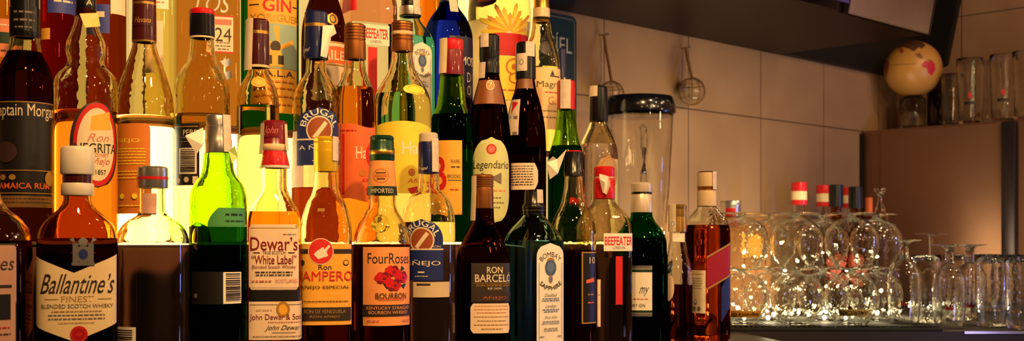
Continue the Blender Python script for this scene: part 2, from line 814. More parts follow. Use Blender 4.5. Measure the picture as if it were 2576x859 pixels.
# cream shield label
b = Bottle('whisky_bottle', 'brown flat whisky bottle with white cap and cream shield label with red seal', 195, Y1, CT,
           [(432, 36, 0), (505, 36, 0), (525, 46, .2), (545, 70, .6), (568, 92, .9), (592, 101, 1), (620, 103, 1), (960, 102, 1)],
           depth=.58, p=3.6, group=GR1)
b.glass(G_BROWN, L_DARK, 600)
b.lathe('cap', [(370, 41), (376, 43), (436, 44), (440, 42)], C_WHITE)
b.lathe('neck_ring', [(462, 40), (466, 42), (490, 42), (493, 40)], C_WHITE, top=False)
b.lathe('neck_band', [(441, 38), (461, 38)], C_DMAR, top=False)


def sh_shield(v):
    return -1, 1


def w_shield(f, v):
    return (1 - v) * 46 * (1 - abs(f)) - v * 46 * abs(f) * 0.95


b.label('shield_label', 92, 293, 640, 856, paint('shield_cream', rgb(232, 210, 168), 0.5), [
    T('Ballantine’s', 713, .84, 50, INK, x=.04, sh=.5, b=.008),
    T('FINEST', 751, .36, 15, GOLDP, x=.04, b=.005), Rc(-.32, -.17, 750, 752, GOLDP), Rc(.26, .42, 750, 752, GOLDP),
    T('BLENDED SCOTCH WHISKY', 768, .80, 10, GREY, x=.04, b=.01),
    L(781, .55, 4, GOLDP, .03), L(790, .62, 4, GREY, .03), L(799, .62, 4, GREY, .03), L(809, .4, 3, GOLDP, .03),
    E(.055, 838, 22, 21, RED), E(.055, 838, 16, 15, paint('seal_red_dark', rgb(168, 16, 22), .4)), Rc(.02, .09, 834, 841, RED)],
    shape=sh_shield, wave=w_shield, lab='cream shield-shaped label')
crest = [E(0, 640, 20, 22, C_SILV, 10), Rc(-.42, -.2, 612, 662, C_SILV), Rc(.2, .42, 612, 662, C_SILV), P([(-12, 606), (0, 596), (12, 606), (10, 618), (-10, 618)], C_SILV),
         E(0, 640, 12, 13, NAVY, 10), P([(-34, 604), (-24, 598), (-20, 612)], C_SILV), P([(34, 604), (24, 598), (20, 612)], C_SILV), Rc(-.46, .46, 660, 668, C_SILV)]
b.label('crest', 178, 240, 634, 638, C_DMAR, crest, lab='raised silver crest')

# clear bottle, silver cap with red line
b = Bottle('vodka_bottle', 'clear round-shouldered bottle with silver cap and thin red stripe beside the shield-label bottle', 384, Y1, CT,
           [(430, 31), (535, 33), (545, 42), (553, 58), (568, 76), (588, 88), (612, 93), (960, 93)], group=GR1)
b.glass(G_CLEAR, L_CLEAR, 613)
b.lathe('cap', [(420, 38), (424, 40), (472, 40), (475, 39)], C_SILV)
b.lathe('red_stripe', [(446, 40.6), (453, 40.6)], C_RED, top=False)
b.strip([(488, 33), (510, 33), (542, 36)], -14, 36, paint('stained_seal', rgb(214, 166, 150), .6, grain=.2), 'seal_strip', over=False)
b.label('back_label', 294, 343, 818, 905, WHITE, barcode(-.45, .45, 822, 900))

# green bottle with silver cap, seal on shoulder, barcode
b = Bottle('whisky_bottle', 'bright green bottle with silver cap and glass seal on the shoulder', 549, Y1, CT,
           [(380, 32), (388, 36), (425, 40), (440, 44), (456, 56), (475, 67), (500, 72), (540, 73), (960, 73)], group=GR1)
b.glass(G_GREEN, L_DGREEN, 571)
b.lathe('cap', [(290, 30), (294, 31), (318, 31), (320, 33), (350, 33), (354, 35), (384, 35), (387, 34)], C_SILV, bands=[(326, 334, C_BLACK)])
b.strip([(292, 33), (350, 35), (384, 37)], 42, 26, SEALP)
b.flag([(468, 350), (512, 328), (512, 372), (496, 394)], WHITE)
b.flag([(590, 372), (598, 400), (582, 416), (574, 384)], paint('green_tag', rgb(180, 210, 120), .5))
seal = b.label('glass_seal', 476, 532, 560, 642, G_GREEN, [E(0, 601, 20, 28, G_GREEN)], shape=sh_oval, off=.002, lab='round glass seal')
b.label('back_label', 484, 567, 683, 763, BLKP, barcode(.44, .98, 684, 762) + [E(-.3, 742, 6, 6, GREY)], lab='black label with barcode')
b.label('far_label', 522, 617, 525, 572, paint('leaf_green_paper', rgb(70, 150, 84), .5), [L(542, .5, 9, GRNP, .15), L(558, .5, 6, GRNP, .15)], shape=lambda v: (-1 + .5 * (1 - v) ** 2, 1))

# white double label
b = Bottle('whisky_bottle', 'amber whisky bottle with red neck foil and two white labels', 690, Y1, CT,
           [(415, 32, 0), (470, 32, 0), (490, 38, .2), (512, 52, .6), (530, 62, .9), (552, 67, 1), (580, 69, 1), (960, 69, 1)], depth=.78, p=5, turn=-4, group=GR1)
b.glass(G_CLEAR2, L_AMBER, 534)
b.lathe('neck_foil', [(305, 30), (309, 32), (364, 32), (366, 33.5), (378, 33.5), (381, 31), (392, 33), (418, 39), (424, 38)], C_MAR,
        bands=[(352, 356, C_CREAM), (365, 380, C_CREAM), (383, 416, C_RED), (417, 430, C_WHITE)])
b.label('neck_script', 660, 705, 318, 348, C_MAR, [T('John', 333, .8, 24, PINK, sh=.5)], hw=32.6)
b.strip([(312, 33), (364, 35), (390, 38)], -64, 22, CREAM, over=False)
b.strip([(314, 33), (364, 35), (380, 37)], 60, 14, CREAM, over=False)
DW = paint('ivory_paper', rgb(236, 212, 188), .55)
b.label('front_label', 627, 751, 566, 728, DW, [
    Rc(-.46, .46, 574, 576, GOLDP), L(591, .26, 4, GREY, .3),
    T('Dewar’s', 614, .92, 34, MAROON, b=.006), T('TRUE SCOTCH', 636, .44, 8, INK), Rc(-.40, -.27, 635, 637, INK), Rc(.27, .4, 635, 637, INK),
    T('“White Label”', 653, .86, 22, MAROON, b=.004), T('Blended Scotch Whisky', 672, .84, 11, MAROON), L(684, .72, 4, INK), L(691, .7, 4, INK),
    L(706, .38, 5, PINK, -.24), T('SCOTLAND', 705, .42, 9, PINK, x=.24), Rc(-.48, .48, 722, 723, GREY)], shape=sh_round, lab='upper white label')
b.label('black_band', 627, 758, 729, 756, BLKP, [])
b.label('lower_label', 627, 760, 757, 852, DW, [
    Rc(-.48, .48, 764, 766, GREY), E(-.06, 777, 17, 20, GOLDP), E(-.06, 777, 11, 13, YEL2), L(778, .2, 6, paint('faint_ink', rgb(210, 176, 150), .5), -.3),
    T('John Dewar & Sons Ltd', 797, .84, 18, MAROON, x=-.06), L(808, .5, 3, PINK), T('John Dewar', 823, .46, 15, INK, sh=.5, x=-.06), Rc(-.2, .1, 833, 834.2, INK), L(843, .88, 3, GREY), T('70', 776, .09, 9, GREY, x=.42)], lab='lower white label')

# yellow cap, horseman label
b = Bottle('rum_bottle', 'clear rum bottle with yellow screw cap and gold label with red disc', 820, Y1, CT,
           [(425, 29, 0), (440, 30, 0), (470, 32, 0), (492, 38, .1), (510, 48, .4), (535, 57, .7), (560, 63, 1), (600, 66, 1), (960, 66, 1)], depth=.62, p=3, turn=3, group=GR1)
b.glass(G_CLEAR2, L_RUM, 617)
b.lathe('cap', [(345, 29), (349, 31), (355, 31), (357, 30), (362, 31.5), (366, 30), (371, 31.5), (375, 30), (380, 31.5), (383, 31), (430, 31), (433, 30)], C_YEL)
b.strip([(347, 33), (380, 33), (406, 33)], 48, 22, SEALP)
b.label('glass_medal', 786, 830, 508, 552, G_CLEAR2, [E(0, 530, 16, 16, G_CLEAR2), Rc(-.2, .2, 526, 534, GOLDP)], shape=sh_oval, off=.0015, lab='round moulded medallion')
PB = paint('rust_disc_red', rgb(214, 44, 40), .45)
b.label('front_label', 755, 884, 614, 816, YEL2, [
    Rc(-.5, .5, 627, 639, INK), E(-.07, 633, 32, 33, CREAM), E(-.07, 633, 30, 31, PB),
    P([(-28, 640), (-20, 632), (-12, 634), (-8, 624), (-4, 622), (-2, 628), (4, 622), (10, 616), (13, 622), (7, 628), (4, 634), (8, 644), (4, 646), (-2, 638), (-10, 640), (-16, 652), (-19, 650), (-17, 640)], WHITE),
    T('Ron', 672, .22, 13, INK), E(-.40, 661, 8, 7, INK), E(.36, 661, 8, 7, INK), E(.36, 661, 6, 5, YEL2),
    T('PAMPERO', 694, .98, 24, PB), T('AÑEJO ESPECIAL', 722, .86, 11, INK, b=.004), L(757, .8, 3, INK),
    Rc(-.5, .46, 772, 804, INK), T('RON DE VENEZUELA', 782, .7, 9, GOLDP), T('RON AÑEJO', 795, .5, 8, GOLDP)], lab='gold label with a red disc')

# green cap, roses
b = Bottle('bourbon_bottle', 'bourbon bottle with dark green cap and orange label with red roses', 961, Y1, CT,
           [(485, 35), (520, 36), (535, 42), (552, 53), (572, 63), (592, 70), (612, 72), (960, 72)], group=GR1)
b.glass(G_CLEAR2, L_RUM, 615)
b.lathe('cap', [(342, 28), (346, 30), (352, 30), (354, 29), (358, 30.5), (372, 30.5), (375, 32), (379.5, 32), (380, 32.4), (390, 32.4), (390.5, 32), (402, 32), (405, 31)], C_GRN, bands=[(379, 391, C_GOLD)])
b.lathe('neck_label', [(406, 31), (420, 32), (470, 37), (492, 39)], ORG, bands=[(471, 493, GRNP)], top=False)
b.label('neck_crest', 933, 985, 424, 466, ORG, [E(0, 445, 21, 18, BRNP), E(0, 445, 18, 15, ORG), Rc(-.22, .22, 436, 439, INK), Rc(-.26, .26, 441, 449, BRNP), Rc(-.18, .18, 451, 454, INK)], hw=36.2)
b.label('neck_text', 932, 990, 474, 490, GRNP, [T('IMPORTED', 482, .95, 11, CREAM)], hw=39.5)
ROSE = paint('rose_red', rgb(206, 18, 34), .45)
RDK = paint('rose_shadow_ink', rgb(120, 8, 22), .5)
items = [T('FourRoses', 650, .84, 26, INK, b=.004, x=.02)]
for (dx, dy) in ((6, 682), (-15, 698), (28, 696), (8, 715)):
    for q in range(6):
        items.append(E((dx + 10 * cos(q * 1.05)) / 118, dy + 8 * sin(q * 1.05), 9, 8, (ROSE, ROSE, RDK)[q % 3], 9))
    items += [E(dx / 118, dy, 11, 9, ROSE, 10), E((dx + 3) / 118, dy + 2, 5, 4, RDK, 8), E((dx - 2) / 118, dy - 2, 4, 3, ROSE, 8)]
items = [items[0], P([(-14, 676), (-2, 670), (4, 684)], GRNP), P([(44, 676), (32, 668), (28, 684)], GRNP), P([(-18, 712), (-8, 726), (4, 716)], GRNP), P([(50, 712), (40, 726), (28, 716)], GRNP)] + items[1:]
items += [T('BOURBON', 742, .58, 14, INK, b=.004, x=.04), Rc(-.2, .28, 750, 751.5, RED), Rc(-.5, .5, 764, 791, INK), T('KENTUCKY STRAIGHT', 772, .82, 8, ORG), T('BOURBON WHISKEY', 783, .74, 8, ORG), L(803, .22, 4, PINK, -.3), L(803, .2, 4, PINK, .34)]
b.label('front_label', 914, 1030, 622, 816, ORG, items, lab='orange label with four red roses')
b.label('moulded_roses', 935, 980, 540, 588, G_CLEAR2, [E(-.2, 553, 12, 11, G_CLEAR2, 10), E(.2, 555, 12, 11, G_CLEAR2, 10), E(0, 573, 12, 11, G_CLEAR2, 10)], shape=sh_oval, off=.0015)

# blue arched label, front row
def brugal(b, cx, cy, R, x0, x1, yb, word, wy, cap_txt=True):
    return b.label('front_label', x0, x1, cy - R, yb, NAVY, [
        E(0, cy, R * .62, R * .62, CREAM), E(0, cy, R * .55, R * .55, paint('burnt_orange', rgb(150, 74, 34), .5)),
        P([(-R * .34, cy + R * .32), (R * .22, cy - R * .4), (R * .36, cy - R * .28), (-R * .16, cy + R * .4)], CREAM),
        Rc(-.5, .5, cy + R * .42, yb, NAVY), T('BRUGAL', cy - R * .80, .98, R * .30, WHITE, arc=R * .80, b=.01),
        Rc(-.5, .5, cy + R * .40, cy + R * .47, CREAM), T('RON', cy + R * .30, .2, R * .10, CREAM, x=.33),
        T(word, wy, .86, 17, CREAM, b=.004), L(wy + 22, .16, 6, CREAM), L(wy + 32, .3, 3, CREAM)],
        shape=sh_arch(R / (yb - cy + R)), lab='blue arched label')


b = Bottle('rum_bottle', 'clear rum bottle with blue neck foil and blue arched label in the front row', 1078, Y1 + .005, CT,
           [(350, 21), (440, 26), (478, 28), (488, 38), (500, 50), (520, 60), (545, 66), (580, 68), (960, 68)], group=GR1)
b.glass(G_CLEAR, L_CLEAR, 560)
b.lathe('cap', [(335, 22), (339, 24), (358, 24.5)], paint('milky_plastic', rgb(200, 190, 170), .3))
b.lathe('neck_foil', [(359, 25), (364, 26), (434, 26.5), (438, 26)], C_BLUE, top=False, bands=[(408, 412, C_SILV)])
b.label('foil_script', 1052, 1078, 420, 432, C_BLUE, [T('Brugal', 426, .9, 10, CREAM, sh=.4)], hw=27)
b.strip([(350, 27), (400, 28), (434, 28)], 40, 22, SEALP, over=False)
brugal(b, 1067, 605, 52, 1018, 1114, 705, 'AÑEJO', 662)
b.label('frosted_back', 1040, 1130, 708, 746, paint('frosted_paper', rgb(206, 186, 156), .6), [Rc(-.4, -.05, 712, 717, INK)])

# black-brown rum
b = Bottle('rum_bottle', 'near-black rum bottle with bronze screw cap and black and cream labels', 1215, Y1, CT,
           [(525, 27, 0), (555, 28, 0), (575, 36, .2), (600, 49, .6), (625, 59, .9), (650, 66, 1), (670, 67.5, 1), (960, 67, 1)], depth=.7, p=3, group=GR1)
b.glass(glass('umber_glass', (0.36, 0.15, 0.035)), L_DARK, 622)
b.lathe('cap', [(440, 25), (443, 27)] + grooves(444, 472, 5, 27.3) + [(474, 25.5), (480, 26), (520, 26.5), (526, 26)], C_BRNZ)
b.strip([(444, 28), (480, 28), (556, 31)], -58, 24, CREAM, over=False)
b.label('front_label', 1186, 1283, 662, 760, paint('charcoal_paper', rgb(52, 44, 40), .45), [
    T('RON', 679, .34, 16, CREAM, b=.01), T('BARCELÓ', 697, .84, 24, CREAM, b=.01), T('RON DOMINICANO', 717, .78, 6, GOLDP), Rc(-.46, .46, 711, 712, GOLDP), T('REP. DOM.', 725, .3, 5, CREAM), Rc(-.5, .5, 734, 757, INK), T('AÑEJO', 748, .52, 11, paint('brick_ink', rgb(176, 82, 56), .5))], lab='black label')
b.label('cream_label', 1184, 1281, 762, 836, DW, [L(769, .8, 3, BRNP), L(777, .84, 3, BRNP), L(785, .7, 3, BRNP), L(795, .84, 3, GOLDP), L(805, .7, 3, GOLDP), L(815, .84, 3, GOLDP), L(825, .5, 3, GOLDP)], shape=sh_round, lab='small cream back label')
b.label('embossing', 1212, 1240, 590, 620, glass('umber_glass', (0.36, 0.15, 0.035)), [], shape=sh_oval, off=.002)

# teal square gin
def saphire(b, x0, x1, y0, y1):
    H = y1 - y0
    return b.label('front_label', x0, x1, y0, y1, WHITE, [
        P([(-.44 * (x1 - x0) * 1.25, y0 + H * .2), (-.42 * (x1 - x0) * 1.25, y0 + H * .2), (-.42 * (x1 - x0) * 1.25, y1 - 6), (-.44 * (x1 - x0) * 1.25, y1 - 6)], BLUE),
        P([(.44 * (x1 - x0) * 1.25, y0 + H * .2), (.42 * (x1 - x0) * 1.25, y0 + H * .2), (.42 * (x1 - x0) * 1.25, y1 - 6), (.44 * (x1 - x0) * 1.25, y1 - 6)], BLUE),
        T('BOMBAY', y0 + H * .115, .82, H * .052, INK, arc=(x1 - x0) * .62),
        E(0, y0 + H * .25, (x1 - x0) * .27, H * .085, paint('slate_blue_ink', rgb(74, 92, 134), .5)), E(0, y0 + H * .245, (x1 - x0) * .17, H * .05, BLUE),
        P([(-14, y0 + H * .175), (-6, y0 + H * .15), (0, y0 + H * .165), (6, y0 + H * .15), (14, y0 + H * .175)], GOLDP),
        E(0, y0 + H * .365, (x1 - x0) * .10, H * .04, GOLDP), E(0, y0 + H * .365, (x1 - x0) * .07, H * .03, BLUE),
        T('SAPPHIRE', y0 + H * .455, .84, H * .045, INK, arc=-(x1 - x0) * .62, b=.01),
        T('Distilled', y0 + H * .525, .46, H * .032, GREY, sh=.4), L(y0 + H * .56, .6, H * .014, BLUE), L(y0 + H * .58, .64, H * .014, BLUE),
        T('London', y0 + H * .635, .4, H * .03, GREY, sh=.4), L(y0 + H * .67, .6, H * .014, BLUE), L(y0 + H * .69, .5, H * .014, BLUE),
        T('Dry Gin', y0 + H * .75, .46, H * .03, GREY, sh=.4), L(y0 + H * .79, .6, H * .012, BLUE), L(y0 + H * .81, .64, H * .012, BLUE), L(y0 + H * .86, .5, H * .012, GREY), L(y0 + H * .88, .5, H * .012, GREY), L(y0 + H * .94, .16, H * .014, GREY, -.32), L(y0 + H * .94, .16, H * .014, GREY, .32)],
        shape=sh_arch(.13), lab='tall white arched label')


b = Bottle('gin_bottle', 'pale teal square gin bottle with black stopper in the front row', 1342, Y1, CT,
           [(535, 24, 0), (543, 27, 0), (556, 35, .3), (572, 50, .6), (590, 66, .9), (605, 75, 1), (630, 77, 1), (960, 77, 1)], depth=1, p=7, turn=38, group=GR1)
b.glass(G_TEAL, L_TEAL, 606)
b.lathe('stopper', [(478, 20), (481, 22), (512, 23.5), (516, 27), (519, 28.5), (529, 28.5), (531, 27), (540, 27.5)], C_BLACK, bands=[(529.2, 530.8, C_SILV)])
b.strip([(479, 24), (512, 25)], 46, 22, SEALP)
saphire(b, 1350, 1417, 612, 858)

# pear-shaped bottle with brown liquor
b = Bottle('whiskey_bottle', 'pear-shouldered clear bottle of red-brown liquor with black stopper and torn white tag', 1443, 1.246, CT,
           [(435, 22), (455, 23), (475, 25), (500, 29), (522, 36), (545, 48), (568, 55), (590, 57), (960, 57)], group=GR1)
b.glass(G_CLEAR2, L_RUM, 630)
b.lathe('stopper', [(380, 21), (383, 23), (428, 23.5), (430, 25), (444, 25.5)], C_BLACK, bands=[(380, 386, C_RED), (431, 436, C_CREAM)])
b.flag([(1425, 380), (1402, 404), (1392, 398), (1376, 412), (1384, 454), (1404, 440)], WHITE, off=.03)
b.label('dark_label', 1463, 1499, 634, 812, BLKP, [Rc(-.5, -.44, 634, 812, GOLDP), Rc(-.5, .5, 634, 637, GOLDP), Rc(-.5, .5, 809, 812, GOLDP), T('10', 655, .4, 16, CREAM, x=.1), P([(-16, 704), (10, 698), (14, 708), (-16, 712)], ORG2), L(740, .4, 5, GOLDP), L(760, .4, 5, ORG2)], lab='black label with gold edges')

# red-capped square gin
b = Bottle('gin_bottle', 'square clear gin bottle with red cap and small white label in the front row', 1520, 1.252, CT,
           [(490, 26, 0), (508, 28, 0), (525, 40, .3), (542, 56, .7), (560, 66, 1), (580, 70, 1), (960, 70, 1)], depth=.9, p=6, turn=30, group=GR1)
b.glass(G_CLEAR2, L_CLEAR, 648)
b.lathe('cap', [(420, 24), (424, 26), (446, 26.5), (449, 25.5), (452, 27), (497, 27.5), (501, 27)], C_RED, bands=[(447, 450, C_CREAM)])
b.flag([(1508, 440), (1530, 446), (1534, 470), (1526, 492), (1516, 486), (1522, 462), (1508, 452)], WHITE, name='paper_ribbon', off=.027)
RB = paint('guard_red', rgb(206, 34, 30), .5)
b.label('front_label', 1519, 1590, 588, 632, WHITE, [T('BEEFEATER', 607, .94, 22, RB, b=.025), T('LONDON', 624, .4, 7, INK)], lab='white label with red lettering')
b.label('red_mark', 1543, 1571, 645, 765, RB, [], shape=lambda v: (-.6, .6), lab='plain upright red mark')
b.label('side_label', 1503, 1511, 702, 818, DW, [L(740, .6, 3, GREY)], off=.0005)

# green gin
b = Bottle('gin_bottle', 'dark green gin bottle with pearl cap and white label, behind the red-capped square bottle', 1614, 1.256, CT,
           [(530, 27), (540, 27), (556, 33), (575, 48), (592, 58), (610, 63), (640, 64), (648, 66), (960, 66)], group=GR1)
b.glass(G_DGREEN, L_DGREEN, 600)
b.lathe('cap', [(460, 24), (464, 26), (484, 26.5), (487, 25.5), (490, 27), (530, 28), (535, 27.5)], C_PEARL, bands=[(484.5, 489.5, C_BLACK)])
b.label('front_label', 1572, 1640, 668, 793, WHITE, [Rc(-.5, .5, 668, 676, C_SILV), Rc(-.5, .5, 677, 684, GRNP), Rc(-.5, .5, 778, 784, GRNP), Rc(-.5, .5, 785, 793, C_SILV), T('my', 732, .34, 22, INK, x=.22, sh=.5), L(750, .7, 4, PINK), T('DRY GIN', 766, .5, 8, INK)], lab='white label with green bands')

# small gold-capped bottle
b = Bottle('liqueur_bottle', 'small clear bottle with gold cap and dark liquor, left of the red slanted label', 1704, Y1, CT,
           [(580, 20), (596, 20), (615, 22), (640, 27), (665, 34), (690, 37), (720, 38), (960, 38)], group=GR1)
b.glass(G_CLEAR, L_DARK, 717)
b.lathe('cap', [(515, 22), (518, 23.5), (524, 23.5), (526, 22.5), (530, 23.5), (534, 22.5), (539, 23.5), (543, 22.5), (548, 23), (584, 23.5)], C_GOLD)
b.strip([(516, 25), (550, 25), (584, 25)], -30, 20, CREAM)
b.label('round_mark', 1686, 1700, 552, 576, WHITE, [E(0, 564, 5, 7, GREY), E(0, 564, 3.5, 5.5, WHITE)], shape=sh_oval, hw=26)
b.flag([(1692, 588), (1722, 588), (1722, 610), (1692, 608)], WHITE, off=.023)
b.label('round_label', 1672, 1696, 688, 758, DW, [], shape=sh_oval)

# red slanted label
b = Bottle('whisky_bottle', 'square amber whisky bottle with cream neck foil and red slanted label, nearest the upturned glasses', 1778, Y1, CT,
           [(510, 23, 0), (520, 24, 0), (535, 33, .3), (552, 47, .7), (568, 56, 1), (585, 59, 1), (960, 60, 1)], depth=1, p=6, turn=36, group=GR1)
b.glass(G_CLEAR, glass('red_amber_spirit', (.58, .19, .05)), 567)
b.lathe('neck_foil', [(432, 22), (435, 24), (470, 24.5), (473, 23.5), (480, 24), (516, 25), (520, 24)], C_CREAM, bands=[(431, 436, C_DMAR), (470, 479, C_BRNZ)])
b.strip([(434, 26), (470, 26), (478, 26)], 50, 14, SEALP)


def w_slant(f, v):
    return -20 * f


b.label('slanted_label', 1778, 1836, 634, 706, paint('crimson_paper', rgb(156, 16, 32), .45), [], wave=lambda f, v: -17 * f, lab='red label slanting up to the right', off=.0005)
b.label('slanted_edge', 1778, 1836, 628, 633, GOLDP, [], wave=lambda f, v: -17 * f, off=.0005)
b.label('slanted_edge', 1778, 1836, 707, 712, GOLDP, [], wave=lambda f, v: -17 * f, off=.0005)
b.label('blue_corner', 1814, 1836, 702, 790, NAVY, [], wave=lambda f, v: -20 * f)
b.label('cream_label', 1739, 1775, 680, 786, CREAM, [Rc(-.4, .4, 688, 690, PINK), L(700, .7, 2, GREY), L(706, .7, 2, GREY), L(712, .7, 2, GREY), L(718, .6, 2, GREY), L(724, .7, 2, GREY), E(-.1, 758, 6, 6, GREY), E(-.1, 758, 4, 4, CREAM), E(-.2, 774, 6, 5, GREY), E(.15, 774, 6, 5, GREY)], lab='cream back label')

# ================================================================ LOWER STEP
Y2 = 1.352
b = Bottle('rum_bottle', 'dark spiced rum bottle with black neck foil and black label at the far left', 62, Y2, T2,
           [(60, 38), (95, 38), (122, 42), (140, 47), (158, 58), (182, 68), (205, 73), (240, 74), (610, 74)], group=GR2)
b.glass(G_CLEAR2, L_DARK, 132)
b.lathe('neck_foil', [(-50, 35), (-46, 37), (20, 37), (22, 39), (92, 39), (96, 38)], C_BLACK)
b.label('foil_print', 30, 92, 20, 84, C_BLACK, [L(36, .8, 8, GREY), L(56, .8, 8, GREY), L(74, .7, 6, GREY)], hw=40)
b.label('front_label', -10, 134, 262, 524, BLKP, [
    Rc(-.5, .5, 263, 265, GOLDP), T('Captain Morgan', 288, .98, 40, CREAM),
    T('JAMAICA RUM', 473, .78, 19, ORG2, b=.01, x=-.02), Rc(-.5, .5, 488, 490, GOLDP), Rc(-.5, .5, 496, 524, paint('bronze_ink', rgb(130, 92, 44), .5)), L(503, .7, 4, INK), L(512, .8, 4, INK),
    E(-.3, 450, 9, 7, GOLDP), E(-.16, 450, 9, 7, GOLDP), Rc(-.42, .46, 432, 434, GOLDP), E(.36, 452, 16, 18, GOLDP), E(-.25, 388, 30, 26, paint('plum_ink', rgb(58, 36, 40), .5))], lab='black label with cream lettering')

b = Bottle('rum_bottle', 'golden rum bottle with wavy neck and oval label ringed in red', 216, Y2, T2,
           [(20, 26), (55, 30), (85, 40), (110, 50), (132, 52), (152, 47), (166, 49), (180, 64), (195, 76), (215, 81), (250, 82), (610, 82)], group=GR2)
b.glass(G_CLEAR2, L_GOLD, 282)
b.lathe('cap', [(-50, 24), (-46, 26), (24, 26), (42, 26)], C_BLACK, bands=[(24.5, 44, C_RED)])
b.label('cap_letter', 205, 240, 2, 18, C_BLACK, [T('A', 10, .4, 14, CREAM)], hw=27)
b.flag([(200, 44), (246, 38), (252, 74), (214, 78)], paint('pale_yellow_tag', rgb(240, 214, 130), .5), name='neck_tag', off=.022)
b.label('oval_label', 176, 294, 262, 476, INK, [
    E(0, 369, 62, 103, RED, 44), E(0, 369, 52, 90, CREAM, 44), P([(-16, 300), (34, 286), (40, 330), (-20, 336)], YEL2),
    T('Ron', 352, .42, 20, PINK, sh=.4, x=.02), T('NEGRITA', 378, .82, 24, INK, b=.008), T('BARDINET', 395, .44, 8, PINK), T('Añejo', 412, .44, 22, PINK, sh=.4, x=.02), T('1857', 437, .2, 12, INK, x=.06)],
    shape=sh_oval, lab='oval label ringed in red')

b = Bottle('rum_bottle', 'clear rum bottle with dark brown neck foil and brown back label', 363, Y2, T2,
           [(90, 29), (108, 30), (135, 36), (165, 47), (200, 60), (235, 70), (265, 75), (300, 76), (610, 76)], group=GR2)
b.glass(G_CLEAR2, L_STRAW, 295)
b.lathe('neck_foil', [(-14, 28), (-10, 30), (8, 30.5), (14, 30.5), (104, 31.5), (108, 31)], C_DMAR, bands=[(9, 14, C_GOLD), (100, 110, C_GOLD)])
b.label('foil_script', 336, 384, 40, 70, C_DMAR, [T('Havana', 55, .8, 14, GOLDP, sh=.4)], hw=32)
b.label('brown_label', 276, 378, 318, 540, paint('caramel_paper', rgb(206, 120, 40), .5), [T('AÑEJO', 360, .6, 14, YEL, x=.02)] + [L(380 + 7.5 * i, .84, 4, YEL) for i in range(6)] + [L(436 + 8 * i, .8, 4, YEL) for i in range(3)] + [Rc(-.42, -.38, 455, 500, YEL), E(.0, 497, 7, 7, YEL), E(.24, 497, 7, 7, YEL), L(520, .8, 4, YEL)], shape=sh_round, lab='brown label with gold lettering')

b = Bottle('whisky_bottle', 'clear whisky bottle with black cap rimmed in red and small black label', 508, Y2, T2,
           [(85, 31), (100, 31), (130, 33), (155, 39), (172, 50), (190, 60), (215, 68), (250, 71), (610, 71)], group=GR2)
b.glass(G_CLEAR2, L_STRAW, 290)
b.lathe('cap', [(24, 31), (27, 33), (34, 33), (38, 32), (90, 33), (94, 32)], C_BLACK, bands=[(23, 36, C_RED), (78, 82, C_GOLD)])
b.lathe('neck_ring', [(90, 32), (98, 32)], C_CREAM, top=False)
b.label('black_label', 440, 502, 318, 470, BLKP, [Rc(-.46, .46, 324, 326, GOLDP), T('PERS’', 340, .5, 14, CREAM, x=.22), L(352, .6, 4, GREY), L(362, .6, 4, GREY)] + barcode(-.2, .42, 378, 442) + [E(.1, 456, 7, 7, CREAM), E(-.2, 458, 7, 6, CREAM), Rc(.3, .46, 448, 466, CREAM)], lab='black label with barcode')

b = Bottle('liqueur_bottle', 'slim clear bottle with dark red neck foil and cream paper strip', 649, Y2, T2,
           [(165, 26), (180, 26), (196, 32), (212, 42), (230, 49), (255, 53), (300, 54), (610, 54)], group=GR2)
b.glass(G_CLEAR2, L_STRAW, 268)
b.lathe('neck_foil', [(50, 26), (54, 28), (80, 28.5), (88, 28.5), (166, 29.5), (172, 29)], C_DMAR, bands=[(82, 90, C_GOLD), (160, 174, C_CREAM)])
b.strip([(52, 30), (90, 31), (180, 34)], -55, 34, CREAM)
b.label('neck_medal', 632, 668, 196, 226, YEL2, [E(0, 211, 12, 10, GOLDP)], shape=sh_oval)

b = Bottle('rum_bottle', 'clear rum bottle with blue neck foil and blue arched label on the lower step', 795, Y2, T2,
           [(145, 25), (178, 26), (192, 32), (208, 43), (228, 53), (250, 59), (285, 61), (610, 61)], group=GR2)
b.glass(G_CLEAR2, L_RUM, 474)
b.lathe('neck_foil', [(30, 27), (34, 29), (62, 29.5), (70, 29.5), (145, 31), (150, 30.5)], C_BLUE, bands=[(63, 70, C_GOLD)])
b.label('foil_script', 752, 784, 118, 142, C_BLUE, [T('Brugal', 130, .8, 12, CREAM, sh=.4)], hw=31.5)
brugal(b, 800, 332, 56, 748, 852, 420, 'A Ñ E J O', 377)
b.label('back_label', 737, 764, 335, 474, DW, [], off=.0002)
b.flag([(812, 70), (840, 68), (846, 90), (830, 100), (822, 150), (806, 148)], WHITE, name='paper_ribbon', off=.02)

b = Bottle('rum_bottle', 'dark rum bottle with bronze screw cap and orange label between the blue and yellow labels', 893, Y2, T2,
           [(145, 25), (170, 27), (200, 36), (225, 46), (255, 51), (300, 52), (610, 52)], group=GR2)
b.glass(G_CLEAR2, L_GOLD, 222)
RIB = [(62, 25), (65, 27)] + grooves(66, 104, 5, 27.3) + [(105, 27), (146, 28), (151, 27)]
b.lathe('cap', RIB, C_BRNZ)
HC = [T('Ha', 388, .24, 30, CREAM, x=.06, b=.01), E(.40, 392, 30, 34, RED), T('C', 414, .1, 20, CREAM, x=.33, b=.01), E(.08, 438, 9, 9, BRNP), T('Añejo', 458, .3, 12, RED, x=.2, sh=.2), P([(18, 476), (44, 470), (48, 488), (24, 494)], RED)]
b.label('front_label', 850, 944, 320, 506, ORG2, HC + [Rc(-.36, -.30, 340, 490, RED), L(333, .4, 5, RED, -.25)], wave=lambda f, v: 10 * sin(f * 3.2) * (1 - abs(v - .5)), lab='orange label with white letters')

